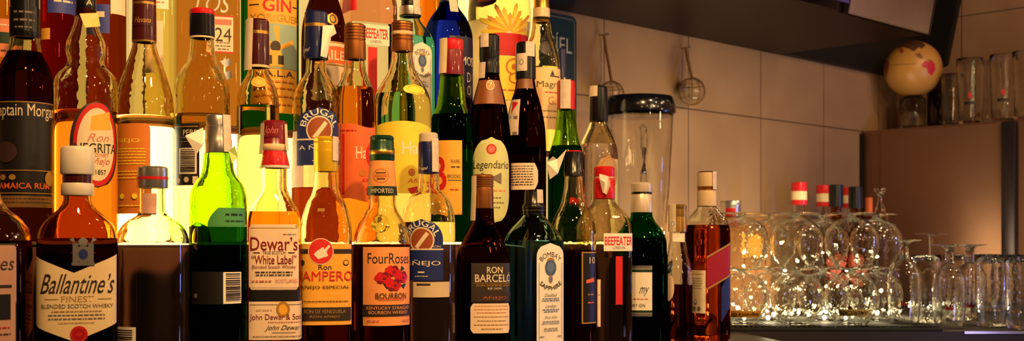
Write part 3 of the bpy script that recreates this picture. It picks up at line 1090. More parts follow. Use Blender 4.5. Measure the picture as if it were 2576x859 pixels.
b = Bottle('rum_bottle', 'pale rum bottle with bronze cap and large bright yellow label', 1012, Y2, T2,
           [(125, 26), (145, 27), (168, 31), (190, 40), (215, 55), (238, 67), (260, 72), (290, 74), (610, 74)], group=GR2)
b.glass(G_CLEAR2, L_STRAW, 240)
b.lathe('cap', [(55, 25), (58, 27)] + grooves(59, 80, 3, 27.3) + [(81, 27.5), (83, 27.5), (86, 27.5), (87, 27)] + grooves(88, 104, 2, 27.3) + [(105, 27.4), (124, 28), (131, 27)], C_BRNZ, bands=[(82, 88, C_CREAM)])
b.label('shoulder_oval', 1014, 1068, 218, 246, YEL, [E(0, 232, 22, 11, GOLDP), E(0, 232, 20, 9.5, YEL)], shape=sh_oval)
b.label('front_label', 942, 1083, 312, 490, YEL, [
    T('Ha', 378, .22, 32, WHITE, x=.10, b=.01), E(.39, 388, 32, 38, RED), T('C', 408, .10, 24, WHITE, x=.33, b=.01), E(.12, 438, 9, 9, BRNP), T('Año', 458, .2, 12, ORG2, x=.16, sh=.2), T('3', 470, .09, 20, RED, x=.38), P([(12, 478), (36, 472), (44, 486), (20, 492)], RED), L(470, .3, 4, GOLDP, -.3)],
    wave=lambda f, v: (1 - v) * 14 * f * f, lab='bright yellow label')

b = Bottle('whisky_bottle', 'green whisky bottle with red cap and amber label with a big red letter', 1136, Y2, T2,
           [(185, 29), (215, 31), (255, 36), (270, 38), (283, 45), (300, 51), (325, 54), (610, 54)], group=GR2)
b.glass(G_GREEN, L_DGREEN, 290)
b.lathe('cap', [(100, 28), (104, 30), (124, 30.5), (127, 29.5), (130, 30), (184, 31.5), (190, 31)], C_RED, bands=[(128, 192, C_MAR)])
b.strip([(101, 32), (130, 32), (188, 35)], -42, 26, CREAM)
b.label('front_label', 1084, 1162, 358, 542, YEL2, [T('B', 440, .42, 86, RED, b=.02, x=-.12), T('RARE', 410, .24, 9, INK, x=.32), L(424, .24, 5, INK, .32), T('BROOKS', 447, .34, 9, INK, x=.28), Rc(.12, .48, 456, 457.5, INK), L(480, .24, 4, RED, .3)], lab='amber label with a big red letter')

DKB = G_DARK
b = Bottle('rum_bottle', 'near-black rum bottle with pale green oval label', 1231, Y2, T2,
           [(180, 24), (205, 28), (235, 36), (270, 44), (310, 50), (360, 54), (420, 55), (610, 55)], group=GR2)
b.glass(DKB, L_BLACK, 266)
b.lathe('neck_foil', [(88, 23), (92, 25), (150, 25.5), (154, 24.5), (160, 25.5), (180, 26), (186, 26)], C_BLACK)
b.strip([(89, 26), (122, 26)], -30, 24, SEALP, over=True)
b.label('neck_label', 1198, 1263, 205, 266, paint('copper_paper', rgb(128, 70, 28), .45), [E(.05, 218, 12, 13, CREAM), E(.05, 218, 10, 11, BRNP), T('7', 218, .16, 13, CREAM, x=.05)], wave=lambda f, v: 0, lab='copper neck label')
b.strip([(160, 27), (200, 30)], -40, 20, SEALP, name='paper_scrap', over=False)
b.label('oval_label', 1188, 1280, 350, 566, PGRN, [E(0, 380, 13, 13, RED), E(0, 380, 9, 9, PINK), T('Legendario', 421, .92, 26, INK, sh=.15), P([(-24, 438), (0, 450), (24, 438), (26, 440), (2, 452), (26, 464), (24, 466), (0, 454), (-24, 466), (-26, 464), (-2, 452), (-26, 440)], GREY), L(482, .6, 7, ORG, .05), L(500, .5, 4, GREY), L(512, .6, 4, GREY), L(524, .4, 4, GREY)],
        shape=lambda v: ((-1, 1) if .35 < v < .65 else (-sqrt(max(0, 1 - (abs(v - .5) - .15) ** 2 / .1225)), sqrt(max(0, 1 - (abs(v - .5) - .15) ** 2 / .1225)))), lab='pale green oval label')

b = Bottle('rum_bottle', 'near-black rum bottle showing a cream back label, right of the pale green oval', 1322, Y2, T2,
           [(200, 23), (225, 27), (255, 36), (290, 44), (330, 50), (380, 52), (610, 53)], group=GR2)
b.glass(DKB, L_BLACK, 240)
b.lathe('neck_foil', [(108, 23), (112, 25), (180, 26), (200, 26)], C_BLACK)
b.strip([(109, 26), (145, 26)], 30, 26, SEALP)
b.label('seal_paper', 1300, 1326, 138, 182, SEALP, [E(0, 160, 6, 7, GREY), E(0, 160, 4, 5, SEALP)], hw=27)
b.label('neck_label', 1302, 1340, 190, 226, paint('umber_paper', rgb(120, 70, 36), .45), [])
b.label('flag_strip', 1279, 1306, 254, 344, SEALP, [P([(-12, 258), (14, 262), (-8, 290)], RED), Rc(-.5, -.1, 296, 344, SKYP), Rc(.1, .4, 296, 344, GREY)], lab='pale seal strip with red corner')
b.label('back_label', 1276, 1353, 414, 480, DW, [L(422 + 6.5 * i, .78, 3.4, INK, -.04) for i in range(8)], shape=lambda v: (-1, 1 - .22 * max(0, (.25 - min(v, 1 - v)) / .25)), lab='cream back label')

b = Bottle('liqueur_bottle', 'green bottle with red cap and long paper seal, beside the dark rum pair', 1424, Y2, T2,
           [(270, 22), (300, 25), (340, 30), (365, 36), (388, 43), (410, 46), (610, 47)], group=GR2)
b.glass(G_GREEN, L_DGREEN, 368)
b.lathe('cap', [(203, 21), (207, 23), (272, 23.5), (277, 23)], C_RED)
b.strip([(204, 25), (240, 25), (276, 25.5)], -4, 26, SEALP)
b.label('front_label', 1424, 1468, 428, 520, BLKP, [Rc(-.5, .5, 428, 446, RED), Rc(-.5, .5, 500, 512, RED)])

b = Bottle('rum_bottle', 'clear bottle with black neck foil and round amber label, left of the blender', 1505, Y2, T2,
           [(300, 21), (312, 23), (332, 31), (355, 42), (378, 48), (400, 50), (610, 50)], group=GR2)
b.glass(G_CLEAR2, L_CLEAR, 365)
b.lathe('neck_foil', [(218, 21), (222, 23), (304, 24.5), (307, 24)], C_BLACK)
b.strip([(219, 24), (245, 25)], -30, 22, CREAM)
TAN = paint('tan_paper', rgb(176, 146, 96), .5)
b.label('round_label', 1500, 1552, 394, 482, TAN, [E(0, 438, 24, 40, BRNP, 30), E(0, 438, 21, 36, TAN, 30), L(424, .5, 6, BRNP), L(440, .6, 6, BRNP), L(454, .5, 6, BRNP)], shape=sh_oval, lab='round amber label')

# ================================================================ UPPER STEP
Y3 = 1.462
b = Bottle('liqueur_bottle', 'clear bottle with pink and green label, cut by the left edge behind the spiced rum', 6, Y3, T3,
           [(-190, 20), (-110, 22), (-70, 40), (-40, 48), (0, 50), (378, 50)], group=GR3)
b.glass(G_CLEAR2, L_GOLD, -20)
b.lathe('cap', [(-220, 22), (-180, 23)], C_GOLD)
b.label('pink_label', -40, 50, 55, 150, paint('salmon_paper', rgb(222, 132, 96), .55), [Rc(-.5, .5, 88, 116, GRNP), L(70, .6, 6, CREAM), L(134, .6, 6, INK)], lab='pink label with green band')

b = Bottle('liqueur_bottle', 'dark red bottle with small yellow label between the spiced rum and the oval label', 146, Y3, T3,
           [(-190, 20), (-120, 22), (-80, 36), (-50, 43), (0, 45), (378, 45)], group=GR3)
b.glass(G_CLEAR2, L_RED, -60)
b.lathe('cap', [(-235, 22), (-190, 23)], C_RED)
b.label('small_label', 104, 126, 78, 106, YEL2, [])
b.label('front_label', 120, 190, -20, 40, paint('blue_label_paper', rgb(52, 66, 160), .5), [L(10, .6, 8, CREAM)])

b = Bottle('liqueur_bottle', 'tall dark bottle with blue and cream labels behind the golden rum', 268, Y3, T3,
           [(-190, 20), (-110, 24), (-70, 40), (-30, 48), (10, 50), (378, 50)], group=GR3)
b.glass(G_CLEAR2, L_RUM, -40)
b.lathe('cap', [(-225, 22), (-180, 23)], C_BLACK)
b.label('blue_label', 222, 276, 20, 92, paint('blue_label_paper', rgb(52, 66, 160), .5), [Rc(-.2, .3, 38, 52, CREAM)])
b.label('cream_label', 278, 316, -30, 42, DW, [])

b = Bottle('liqueur_bottle', 'clear bottle with white label corner behind the dark brown neck foil', 402, Y3, T3,
           [(-190, 18), (-110, 20), (-70, 34), (-40, 42), (0, 44), (378, 44)], group=GR3)
b.glass(G_CLEAR2, L_STRAW, -20)
b.lathe('cap', [(-225, 20), (-180, 21)], C_SILV)
b.label('white_label', 380, 424, -6, 30, WHITE, [L(14, .5, 6, PINK), L(4, .6, 4, GREY)])
b.label('lower_label', 366, 410, 60, 190, DW, [])

b = Bottle('liqueur_bottle', 'clear square bottle with raised lettering and small cream label numbered 24', 520, Y3, T3,
           [(-190, 24, 0), (-120, 26, 0), (-90, 50, .5), (-60, 78, 1), (-20, 84, 1), (378, 84, 1)], depth=.6, p=5, group=GR3)
b.glass(G_CLEAR2, glass('brown_spirit', (.74, .48, .20)), -30)
b.lathe('cap', [(-225, 26), (-180, 27)], C_BLACK)
b.label('raised_lettering', 480, 590, -4, 40, glass('lettering_glass', (.93, .9, .8), 1.45, .05), [T('LOS', 18, .8, 44, C_SILV, sh=.3)], shape=lambda v: (-.02, .02), off=.0008, lab='raised script on the glass')
b.label('front_label', 534, 588, 46, 140, RED, [Rc(-.46, .46, 50, 136, DW), Rc(-.38, .38, 56, 70, PINK), T('24', 94, .74, 34, INK), L(114, .6, 4, GREY), L(122, .7, 4, GREY), L(130, .5, 4, GREY)], lab='small cream label edged in red')
b.label('raised_scrolls', 540, 592, 148, 215, C_SILV, [P([(-14, 160), (10, 152), (16, 166), (0, 176)], C_SILV), P([(-10, 190), (14, 182), (18, 200), (0, 208)], C_SILV)], shape=lambda v: (-.02, .02), off=.0008)

b = Bottle('gin_bottle', 'tall green gin bottle with yellow windmill label', 679, Y3, T3,
           [(-190, 24), (-140, 26), (-110, 50), (-80, 68), (-50, 73), (378, 73)], group=GR3)
b.glass(G_DGREEN, L_GREEN, -60)
b.lathe('cap', [(-220, 27), (-170, 28)], C_BLACK)
WM = [Rc(-.5, .5, -4, 3, BLKP), T('GIN', 26, .52, 32, RED, x=.06, b=.02), Rc(-.46, -.26, 24, 27, INK), Rc(.36, .48, 24, 27, INK), T('XORIGUER', 57, .98, 18, GOLDP, b=.02, x=.04), Rc(-.46, .48, 72, 182, SKYP),
      P([(-2, 122), (-40, 92), (-46, 102), (-8, 130)], YEL2), P([(4, 118), (-2, 78), (12, 76), (12, 118)], YEL2), P([(12, 126), (52, 108), (56, 118), (16, 136)], YEL2), P([(0, 132), (-44, 148), (-42, 158), (2, 142)], YEL2),
      E(.02, 128, 13, 14, INK, 12), P([(-10, 138), (16, 138), (24, 178), (-16, 178)], YEL2), Rc(-.14, -.04, 150, 172, INK), Rc(.06, .16, 150, 172, INK),
      T('M.A.L.A.', 194, .8, 15, INK), L(214, .8, 7, BRNP), L(230, .8, 6, BRNP), L(250, .7, 6, BRNP), L(270, .8, 6, BRNP)]
b.label('front_label', 624, 746, -10, 292, YEL2, WM, lab='yellow label with a windmill')

b = Bottle('liqueur_bottle', 'dark cream-liqueur bottle with orange-red banded label', 815, Y3, T3,
           [(-160, 21), (-60, 23), (-20, 30), (10, 40), (40, 49), (70, 55), (110, 57), (378, 57)], group=GR3)
b.glass(G_DARK, L_DARK, -40)
b.lathe('cap', [(-190, 23), (-140, 24)], C_BLACK)
b.label('front_label', 784, 884, 112, 260, DW, [Rc(-.5, .5, 112, 116, GOLDP), Rc(-.5, .5, 124, 166, ORG2), T('BAILEYS', 146, .9, 24, CREAM, b=.01), Rc(-.5, .5, 168, 172, GOLDP), E(.2, 196, 16, 13, BRNP), E(.24, 190, 8, 7, INK), L(222, .7, 6, BRNP), L(238, .6, 6, BRNP)], lab='cream label with orange-red band')
b.label('shoulder_scroll', 822, 850, 40, 72, GOLDP, [E(0, 56, 9, 11, BLKP), E(0, 56, 6, 8, GOLDP)], shape=sh_oval)

b = Bottle('gin_bottle', 'square clear gin bottle with white label and red mark on the upper step', 925, Y3 + .005, T3,
           [(-110, 26, 0), (-80, 29, 0), (-55, 42, .3), (-25, 60, .7), (0, 70, 1), (25, 74, 1), (378, 74, 1)], depth=.9, p=6, turn=22, group=GR3)
b.glass(glass('rosy_glass', (.97, .80, .70)), L_CLEAR, 66)
b.lathe('cap', [(-185, 26), (-100, 28)], C_RED)
b.label('front_label', 911, 979, 72, 122, WHITE, [T('BEEFEATER', 94, .92, 25, RB, b=.025), T('LONDON', 114, .4, 7, INK)], lab='white label with red lettering')
b.label('red_mark', 918, 956, 128, 262, RB, [], shape=lambda v: (-.6, .6), lab='plain upright red mark')
b.label('red_back_label', 862, 900, -12, 40, RED, [])

b = Bottle('gin_bottle', 'pale teal square gin bottle with black stopper on the upper step', 1032, Y3, T3,
           [(40, 24, 0), (52, 27, 0), (70, 36, .3), (84, 48, .7), (100, 58, 1), (120, 62, 1), (378, 62, 1)], depth=1, p=7, turn=38, group=GR3)
b.glass(G_TEAL, L_TEAL, 96)
b.lathe('stopper', [(-20, 20), (-16, 22), (14, 23), (18, 27), (40, 28), (44, 27)], C_BLACK, bands=[(26, 29, C_SILV)])
b.strip([(-18, 25), (14, 26), (40, 30)], 40, 22, SEALP)
saphire(b, 1038, 1086, 112, 300)

b = Bottle('whisky_bottle', 'slim amber bottle behind the cobalt bottle', 1084, 1.535, T3,
           [(-120, 18), (-95, 20), (-75, 30), (-50, 35), (378, 35)], group=GR3, nseg=28)
b.glass(G_CLEAR2, L_AMBER, -20)
b.lathe('cap', [(-140, 20), (-110, 21)], C_GOLD)

b = Bottle('vodka_bottle', 'cobalt blue bottle with rounded shoulders on the upper step', 1128, Y3 - .004, T3,
           [(-10, 22), (14, 24), (28, 32), (44, 44), (66, 55), (92, 61), (130, 62), (378, 62)], group=GR3)
b.glass(G_BLUE, G_BLUE, 60)
b.lathe('cap', [(-90, 22), (-86, 24), (-12, 24), (8, 24)], C_BLUE)
b.strip([(-60, 26), (0, 27), (36, 38)], 24, 22, SEALP, over=False)
b.label('front_label', 1130, 1188, 100, 250, paint('midnight_paper', rgb(26, 22, 52), .4), [T('MOS', 160, .6, 22, CREAM, x=.2), T('D', 200, .2, 24, CREAM, x=.24), T('O', 232, .2, 24, CREAM, x=.24)], lab='dark label with pale letters')

b = Bottle('gin_bottle', 'big round-shouldered bottle with yellow flower label and red band', 1256, 1.53, T3,
           [(-78, 30), (-66, 34), (-44, 56), (-25, 70), (5, 77), (40, 79), (75, 77), (120, 70), (378, 70)], group=GR3)
b.glass(G_CLEAR2, L_STRAW, -30)
b.lathe('cap', [(-88, 32), (-68, 33)], C_GOLD)
PET = []
for i in range(19):
    a = pi * (i / 18) * 1.2 - .1 * pi
    q = 38 + 14 * (i % 3)
    c0, s0 = cos(a), sin(a)
    x, y = 22 + c0 * 8, 96 - s0 * 6
    PET.append(P([(x - s0 * 5, y - c0 * 5), (x + c0 * q - s0 * 6, y - s0 * q * .95 - c0 * 6), (x + c0 * (q + 9), y - s0 * (q + 9) * .95), (x + c0 * q + s0 * 4, y - s0 * q * .95 + c0 * 4), (x + s0 * 3, y + c0 * 3)], (YEL, YEL2)[i % 2]))
b.label('front_label', 1178, 1338, 60, 330, paint('butter_paper', rgb(246, 226, 170), .5), PET + [
    Rc(-.06, .36, 96, 150, RED), Rc(-.06, .36, 120, 124, PINK), L(108, .34, 14, PINK, .15), L(136, .34, 14, PINK, .15),
    Rc(-.06, .36, 152, 260, YEL), E(.15, 178, 24, 22, BRNP), E(.15, 178, 19, 17, YEL), E(.15, 178, 9, 8, BRNP), E(.15, 206, 16, 14, BRNP), E(.15, 206, 12, 10, YEL), L(236, .3, 7, BRNP, .15)],
    shape=sh_round, lab='cream label with yellow flower and red band')
b.label('shoulder_label', 1188, 1250, 0, 32, paint('dark_wine_paper', rgb(70, 26, 24), .4), [Rc(-.2, .3, 8, 18, ORG2)], shape=sh_oval)

b = Bottle('gin_bottle', 'clear gin bottle with cream label and dark oval medallion, by the blue wall sign', 1362, 1.440, T3,
           [(45, 22), (64, 23), (90, 27), (112, 35), (135, 41), (160, 46), (200, 47), (378, 47)], group=GR3)
b.glass(G_CLEAR2, L_STRAW, 172)
b.lathe('cap', [(-20, 17), (-16, 19), (18, 19.5), (22, 21), (52, 22), (58, 22)], C_GOLD, bands=[(24, 40, C_CREAM)])
b.label('medallion', 1357, 1384, 108, 144, BLACK, [E(0, 126, 8, 10, INK)], shape=sh_oval)
b.label('front_label', 1318, 1410, 176, 330, paint('apricot_paper', rgb(240, 206, 150), .5), [P([(12, 198), (20, 182), (28, 198), (22, 194), (20, 200), (18, 194)], INK), Rc(.1, .36, 196, 199, INK), T('Magro', 220, .52, 20, INK, x=.1), T('Gin', 258, .28, 20, PINK, x=.2), L(238, .3, 4, RED, .15), L(284, .4, 4, GREY, .1), L(300, .4, 4, GREY, .1)], lab='cream label with dark crest')

b = Bottle('liqueur_bottle', 'slender bottle with blue and red striped neck, behind the green bottle with paper seal', 1413, 1.50, T3,
           [(196, 9), (240, 10), (270, 16), (300, 22), (340, 24), (378, 24)], group=GR3, nseg=28)
b.glass(G_CLEAR, L_CLEAR, 300)
b.lathe('neck_foil', [(122, 10), (125, 12), (196, 12.5)], C_BLUE, bands=[(138, 160, C_WHITE), (176, 190, C_RED)])

# ================================================================ ROOM
def tile_mat(name, c1, c2, ox, oz, w, h, axis='X'):
    m, nt, out = _new(name)
    bs = nt.nodes.new('ShaderNodeBsdfPrincipled')
    bs.inputs['Roughness'].default_value = 0.42
    geo = nt.nodes.new('ShaderNodeNewGeometry')
    sep = nt.nodes.new('ShaderNodeSeparateXYZ')
    nt.links.new(geo.outputs['Position'], sep.inputs[0])

    def joint(sock, o, s, half):
        a = nt.nodes.new('ShaderNodeMath'); a.operation = 'SUBTRACT'; a.inputs[1].default_value = o
        nt.links.new(sock, a.inputs[0])
        d = nt.nodes.new('ShaderNodeMath'); d.operation = 'DIVIDE'; d.inputs[1].default_value = s
        nt.links.new(a.outputs[0], d.inputs[0])
        r = nt.nodes.new('ShaderNodeMath'); r.operation = 'PINGPONG'; r.inputs[1].default_value = 0.5
        nt.links.new(d.outputs[0], r.inputs[0])
        c = nt.nodes.new('ShaderNodeMath'); c.operation = 'LESS_THAN'; c.inputs[1].default_value = half / s
        nt.links.new(r.outputs[0], c.inputs[0])
        return c
    jv = joint(sep.outputs[axis], ox, w, 0.0016)
    jh = joint(sep.outputs['Z'], oz, h, 0.0016)
    mx = nt.nodes.new('ShaderNodeMath'); mx.operation = 'MAXIMUM'
    nt.links.new(jv.outputs[0], mx.inputs[0]); nt.links.new(jh.outputs[0], mx.inputs[1])
    nz = nt.nodes.new('ShaderNodeTexNoise'); nz.inputs['Scale'].default_value = 7; nz.inputs['Detail'].default_value = 6
    nt.links.new(geo.outputs['Position'], nz.inputs['Vector'])
    mc = nt.nodes.new('ShaderNodeMix'); mc.data_type = 'RGBA'
    mc.inputs[6].default_value = c1; mc.inputs[7].default_value = c2
    nt.links.new(nz.outputs['Fac'], mc.inputs[0])
    mj = nt.nodes.new('ShaderNodeMix'); mj.data_type = 'RGBA'
    nt.links.new(mx.outputs[0], mj.inputs[0]); nt.links.new(mc.outputs[2], mj.inputs[6])
    mj.inputs[7].default_value = rgb(92, 66, 50)
    nt.links.new(mj.outputs[2], bs.inputs['Base Color'])
    bp = nt.nodes.new('ShaderNodeBump'); bp.inputs['Strength'].default_value = 0.5; bp.inputs['Distance'].default_value = 0.002
    inv = nt.nodes.new('ShaderNodeMath'); inv.operation = 'SUBTRACT'; inv.inputs[0].default_value = 1.0
    nt.links.new(mx.outputs[0], inv.inputs[1]); nt.links.new(inv.outputs[0], bp.inputs['Height'])
    nt.links.new(bp.outputs[0], bs.inputs['Normal'])
    nt.links.new(bs.outputs[0], out.inputs[0])
    return m


def wood(name, c1, c2, axis=(1, 14, 14), rough=0.4):
    m, nt, out = _new(name)
    bs = nt.nodes.new('ShaderNodeBsdfPrincipled')
    bs.inputs['Roughness'].default_value = rough
    bs.inputs['Specular IOR Level'].default_value = .15
    tc = nt.nodes.new('ShaderNodeTexCoord')
    mp = nt.nodes.new('ShaderNodeMapping')
    mp.inputs['Scale'].default_value = axis
    nt.links.new(tc.outputs['Object'], mp.inputs[0])
    nz = nt.nodes.new('ShaderNodeTexNoise'); nz.inputs['Scale'].default_value = 4; nz.inputs['Detail'].default_value = 6
    nt.links.new(mp.outputs[0], nz.inputs['Vector'])
    cr = nt.nodes.new('ShaderNodeMix'); cr.data_type = 'RGBA'
    cr.inputs[6].default_value = c1; cr.inputs[7].default_value = c2
    nt.links.new(nz.outputs['Fac'], cr.inputs[0])
    nt.links.new(cr.outputs[2], bs.inputs['Base Color'])
    nt.links.new(bs.outputs[0], out.inputs[0])
    return m


TILE = tile_mat('wall_tile', rgb(160, 126, 94), rgb(190, 156, 120), 1.977, CZ + 0.327, 0.3115, 0.62)
TILE2 = tile_mat('side_wall_tile', rgb(160, 124, 98), rgb(184, 148, 120), 1.30, CZ + 0.70, 0.3115, 0.62, 'Y')
DWOOD = wood('dark_red_wood', rgb(11, 4, 5), rgb(21, 7, 7))
BLKW = paint('black_board_paint', rgb(14, 12, 12), .6)
STEP = paint('step_brown', rgb(120, 78, 60), .4)
STEEL = paint('brushed_steel', rgb(150, 110, 86), .42, metal=.65, grain=.03, scale=20)
STEELD = paint('dark_steel', rgb(70, 62, 66), .35, metal=.8)
COUNT = paint('counter_stone', rgb(26, 21, 22), .5, grain=.15, scale=90)
COUNTF = paint('counter_front_paint', rgb(74, 62, 84), .5)
RUBBER = paint('black_rubber', rgb(10, 11, 10), .8, grain=.2, scale=200)
XR = 3.5

bm = bmesh.new(); box_bm(bm, -1.2, XR + .1, YW, YW + .1, 0, 2.6)
tag(bm_obj('wall_back', bm, TILE, smooth=False), None, kind='structure')
bm = bmesh.new(); box_bm(bm, XR, XR + .1, -2.5, YW, 0, 2.6)
tag(bm_obj('wall_right', bm, TILE2, smooth=False), None, kind='structure')
bm = bmesh.new(); box_bm(bm, -1.2, XR + .1, -2.5, YW + .1, -.1, 0)
tag(bm_obj('floor', bm, paint('floor_tile', rgb(70, 58, 50), .4), smooth=False), None, kind='structure')

# counter with its diagonal inner corner
outline = [(-1.1, 1.13), (1.77, 1.13), (1.905, 1.335), (2.45, .80), (2.6, .70), (2.6, -1.2), (XR - .002, -1.2), (XR - .002, YW - .002), (-1.1, YW - .002)]
ctr = empty('bar_counter', (1.5, 1.45, 0))
tag(ctr, 'long dark bar counter turning the corner with purple front and steel edge', 'counter')


def sub(o):
    o.location = (-1.5, -1.45, 0)
    return o


bm = bmesh.new(); prism_bm(bm, outline, CT - .03, CT)
sub(bm_obj('counter_top', bm, COUNT, ctr, smooth=False))
ins = [(x, y + .02) if y < 1.2 and x < 1.8 else (x, y) for x, y in outline]
ins[2] = (1.905, 1.36); ins[3] = (2.47, .815); ins[4] = (2.62, .70); ins[5] = (2.62, -1.2)
bm = bmesh.new(); prism_bm(bm, ins, 0.0, CT - .031)
sub(bm_obj('counter_front', bm, COUNTF, ctr, smooth=False, label='purple grey counter front'))
bm = bmesh.new()
e = [(2.226, 1.020), (2.45, .80), (2.6, .70)]
for i in range(2):
    (xa, ya), (xb, yb) = e[i], e[i + 1]
    dv = Vector((xb - xa, yb - ya, 0)).normalized(); nv = Vector((dv.y, -dv.x, 0)) * .004
    prism_bm(bm, [(xa + nv.x, ya + nv.y), (xb + nv.x, yb + nv.y), (xb, yb), (xa, ya)], CT - .004, CT + .0006)
sub(bm_obj('edge_trim', bm, C_SILV, ctr, smooth=False, label='steel edge strip'))

def kx(u, Y):
    return at_row(u, Y)[0]


# stepped bottle display
s1 = empty('display_step', (.5, 1.345, CT + .0005)); tag(s1, 'low black step behind the front row of bottles', 'display step')
bm = bmesh.new(); box_bm(bm, -.9, 1.12, -.039, .046, 0, T2 - CT - .004)
bm_obj('step_riser', bm, STEP, s1, smooth=False)
bm = bmesh.new(); box_bm(bm, -.9, 1.12, -.041, .047, T2 - CT - .004, T2 - CT, .001)
bm_obj('step_tread', bm, paint('step_top', rgb(120, 96, 66), .2), s1, smooth=False)
bm = bmesh.new(); box_bm(bm, kx(120, 1.304) - .5, 1.08, -.0425, -.0412, T2 - CT - .0038, T2 - CT - .0004)  # emissive strip added for the bright line along the tread lip
bm_obj('added_edge_glow', bm, emit('added_edge_emission', (1.0, .76, .36), 2.6), s1, smooth=False, label='thin strip made to glow along the front edge')
s2 = empty('display_step', (.5, 1.5, CT + .0005)); tag(s2, 'tall black step carrying the rearmost bottles', 'display step')
bm = bmesh.new(); box_bm(bm, -.9, 1.06, -.085, .130, 0, T3 - CT - .004)
bm_obj('step_riser', bm, STEP, s2, smooth=False)
bm = bmesh.new(); box_bm(bm, -.9, 1.06, -.085, .131, T3 - CT - .004, T3 - CT, .001)
bm_obj('step_tread', bm, MATS['step_top'], s2, smooth=False)


def kx(u, Y):
    return at_row(u, Y)[0]


def light_panel(name, label, stops, n, y, z0, z1):
    """one long lit panel of N lamp segments, each with its own lamp strength"""
    ua, ub = stops[0][0], stops[-1][0]
    x0, x1 = kx(ua, y), kx(ub, y)
    r = empty(name, ((x0 + x1) / 2, y, z0))
    tag(r, label, 'light panel')
    w, h = (x1 - x0) / 2, z1 - z0
    xs = [kx(q[0], y) for q in stops]
    f = pchip(xs, [q[1] for q in stops])
    for i in range(n):
        a, c = x0 + (x1 - x0) * i / n, x0 + (x1 - x0) * (i + 1) / n
        st = f((a + c) / 2)
        t = min(1, st / 5)
        col = (1.0, .60 + .24 * t, .14 + .34 * t)
        bm = bmesh.new(); box_bm(bm, a - (x0 + x1) / 2, c - (x0 + x1) / 2 - .0004, -.004, .002, .004, h - .004)
        bm_obj('lamp_segment', bm, emit('lit_segment_%s_%d' % (name, i), col, st), r, smooth=False)
    bm = bmesh.new(); box_bm(bm, -w, w, .0021, .004, 0, h)
    bm_obj('panel_back', bm, STEP, r, smooth=False)
    return r


YP = 1.409
light_panel('lit_riser_panel', 'long glowing yellow panel behind the bottles of the lower step',
            [(-160, .5), (110, .9), (230, 1.6), (300, 3), (350, 10), (430, 11), (480, 6), (560, 3.5), (640, 3), (720, 2), (800, 1.6), (950, 1.8), (1080, 1.2), (1180, .8), (1262, .6), (1400, .9), (1488, .9)], 40, YP - .0005, T2 + .0005, T2 + .152)
YB = 1.62
light_panel('lit_back_panel', 'tall glowing amber panel behind the rearmost bottles',
            [(-200, .4), (150, .6), (300, .8), (420, 1.0), (600, 1.0), (750, .9), (1000, 1.0), (1150, 1.5), (1200, 2.2), (1350, 1.2)], 24, YB, T3 + .001, CZ + .49)

# overhead shelf
zs = CZ + .504
sh = empty('overhead_shelf', (1.5, 1.5, zs)); tag(sh, 'dark reddish wood shelf running along the wall above the bottles', 'shelf')


def rel(pts):
    return [(x - 1.5, y - 1.5) for x, y in pts]


bm = bmesh.new(); prism_bm(bm, rel([(-1.1, 1.328), (2.68, 1.328), (2.68, YW - .002), (-1.1, YW - .002)]), 0, .03)
bm_obj('shelf_board', bm, DWOOD, sh, smooth=False)
bm = bmesh.new(); prism_bm(bm, rel([(-1.1, 1.329), (2.27, 1.329), (2.27, 1.318), (-1.1, 1.318)]), .0, .06)
bm_obj('front_edge', bm, DWOOD, sh, smooth=False)

# black boards in the corner above the globe
bm = bmesh.new(); box_bm(bm, 2.684, XR - .002, YW - .022, YW - .002, zs, 2.58)
tag(bm_obj('corner_board', bm, BLKW, smooth=False), 'black board on the back wall behind the globe', 'board')
bm = bmesh.new()
pts = [(1.652, CZ + .553), (1.60, CZ + .80), (1.44, 2.58), (YW - .024, 2.58), (YW - .024, CZ + .53)]
lo = [bm.verts.new((XR - .002, y, z)) for y, z in pts]; hi = [bm.verts.new((XR - .03, y, z)) for y, z in pts]
bm.faces.new(lo[::-1]); bm.faces.new(hi)
for i in range(5):
    bm.faces.new((lo[i], lo[(i + 1) % 5], hi[(i + 1) % 5], hi[i]))
bmesh.ops.recalc_face_normals(bm, faces=bm.faces[:])
tag(bm_obj('slanted_board', bm, BLKW, smooth=False), 'slanted black board on the side wall above the tall beer glasses', 'board')

# pale slanted fascia board on the shelf front
bm = bmesh.new(); box_bm(bm, -.188, .188, -.012, 0, .002, .42, .003)
fb = bm_obj('fascia_board', bm, paint('beige_board', rgb(104, 80, 60), .5), sh, label='beige slanted fascia board')
fb.location = (2.49 - 1.5, 1.3265 - 1.5, 0); fb.rotation_euler = (radians(11), 0, 0)
bm = bmesh.new(); box_bm(bm, -.192, -.1885, -.013, 0, .0, .42)
bm_obj('edge_moulding', bm, STEELD, fb, smooth=False)
bm = bmesh.new(); box_bm(bm, .1885, .192, -.013, 0, .0, .42)
bm_obj('edge_moulding', bm, STEELD, fb, smooth=False)

# red and blue shiny thing on the shelf edge
x, y = at_depth(2012, 2.45)
rt = empty('hanging_box', (x, 1.301, zs + .006)); tag(rt, 'dark red box with shiny blue rim hung on the overhead shelf front', 'box')
bm = bmesh.new(); box_bm(bm, -.11, .11, -.018, .016, .02, .20, .004)
bm_obj('box_body', bm, paint('dark_red_lacquer', rgb(90, 16, 20), .3, coat=.3), rt)
bm = bmesh.new(); box_bm(bm, -.085, .10, -.024, -.0185, .0, .03, .002)
bm_obj('blue_rim', bm, paint('blue_chrome', rgb(96, 90, 220), .15, metal=.8), rt)

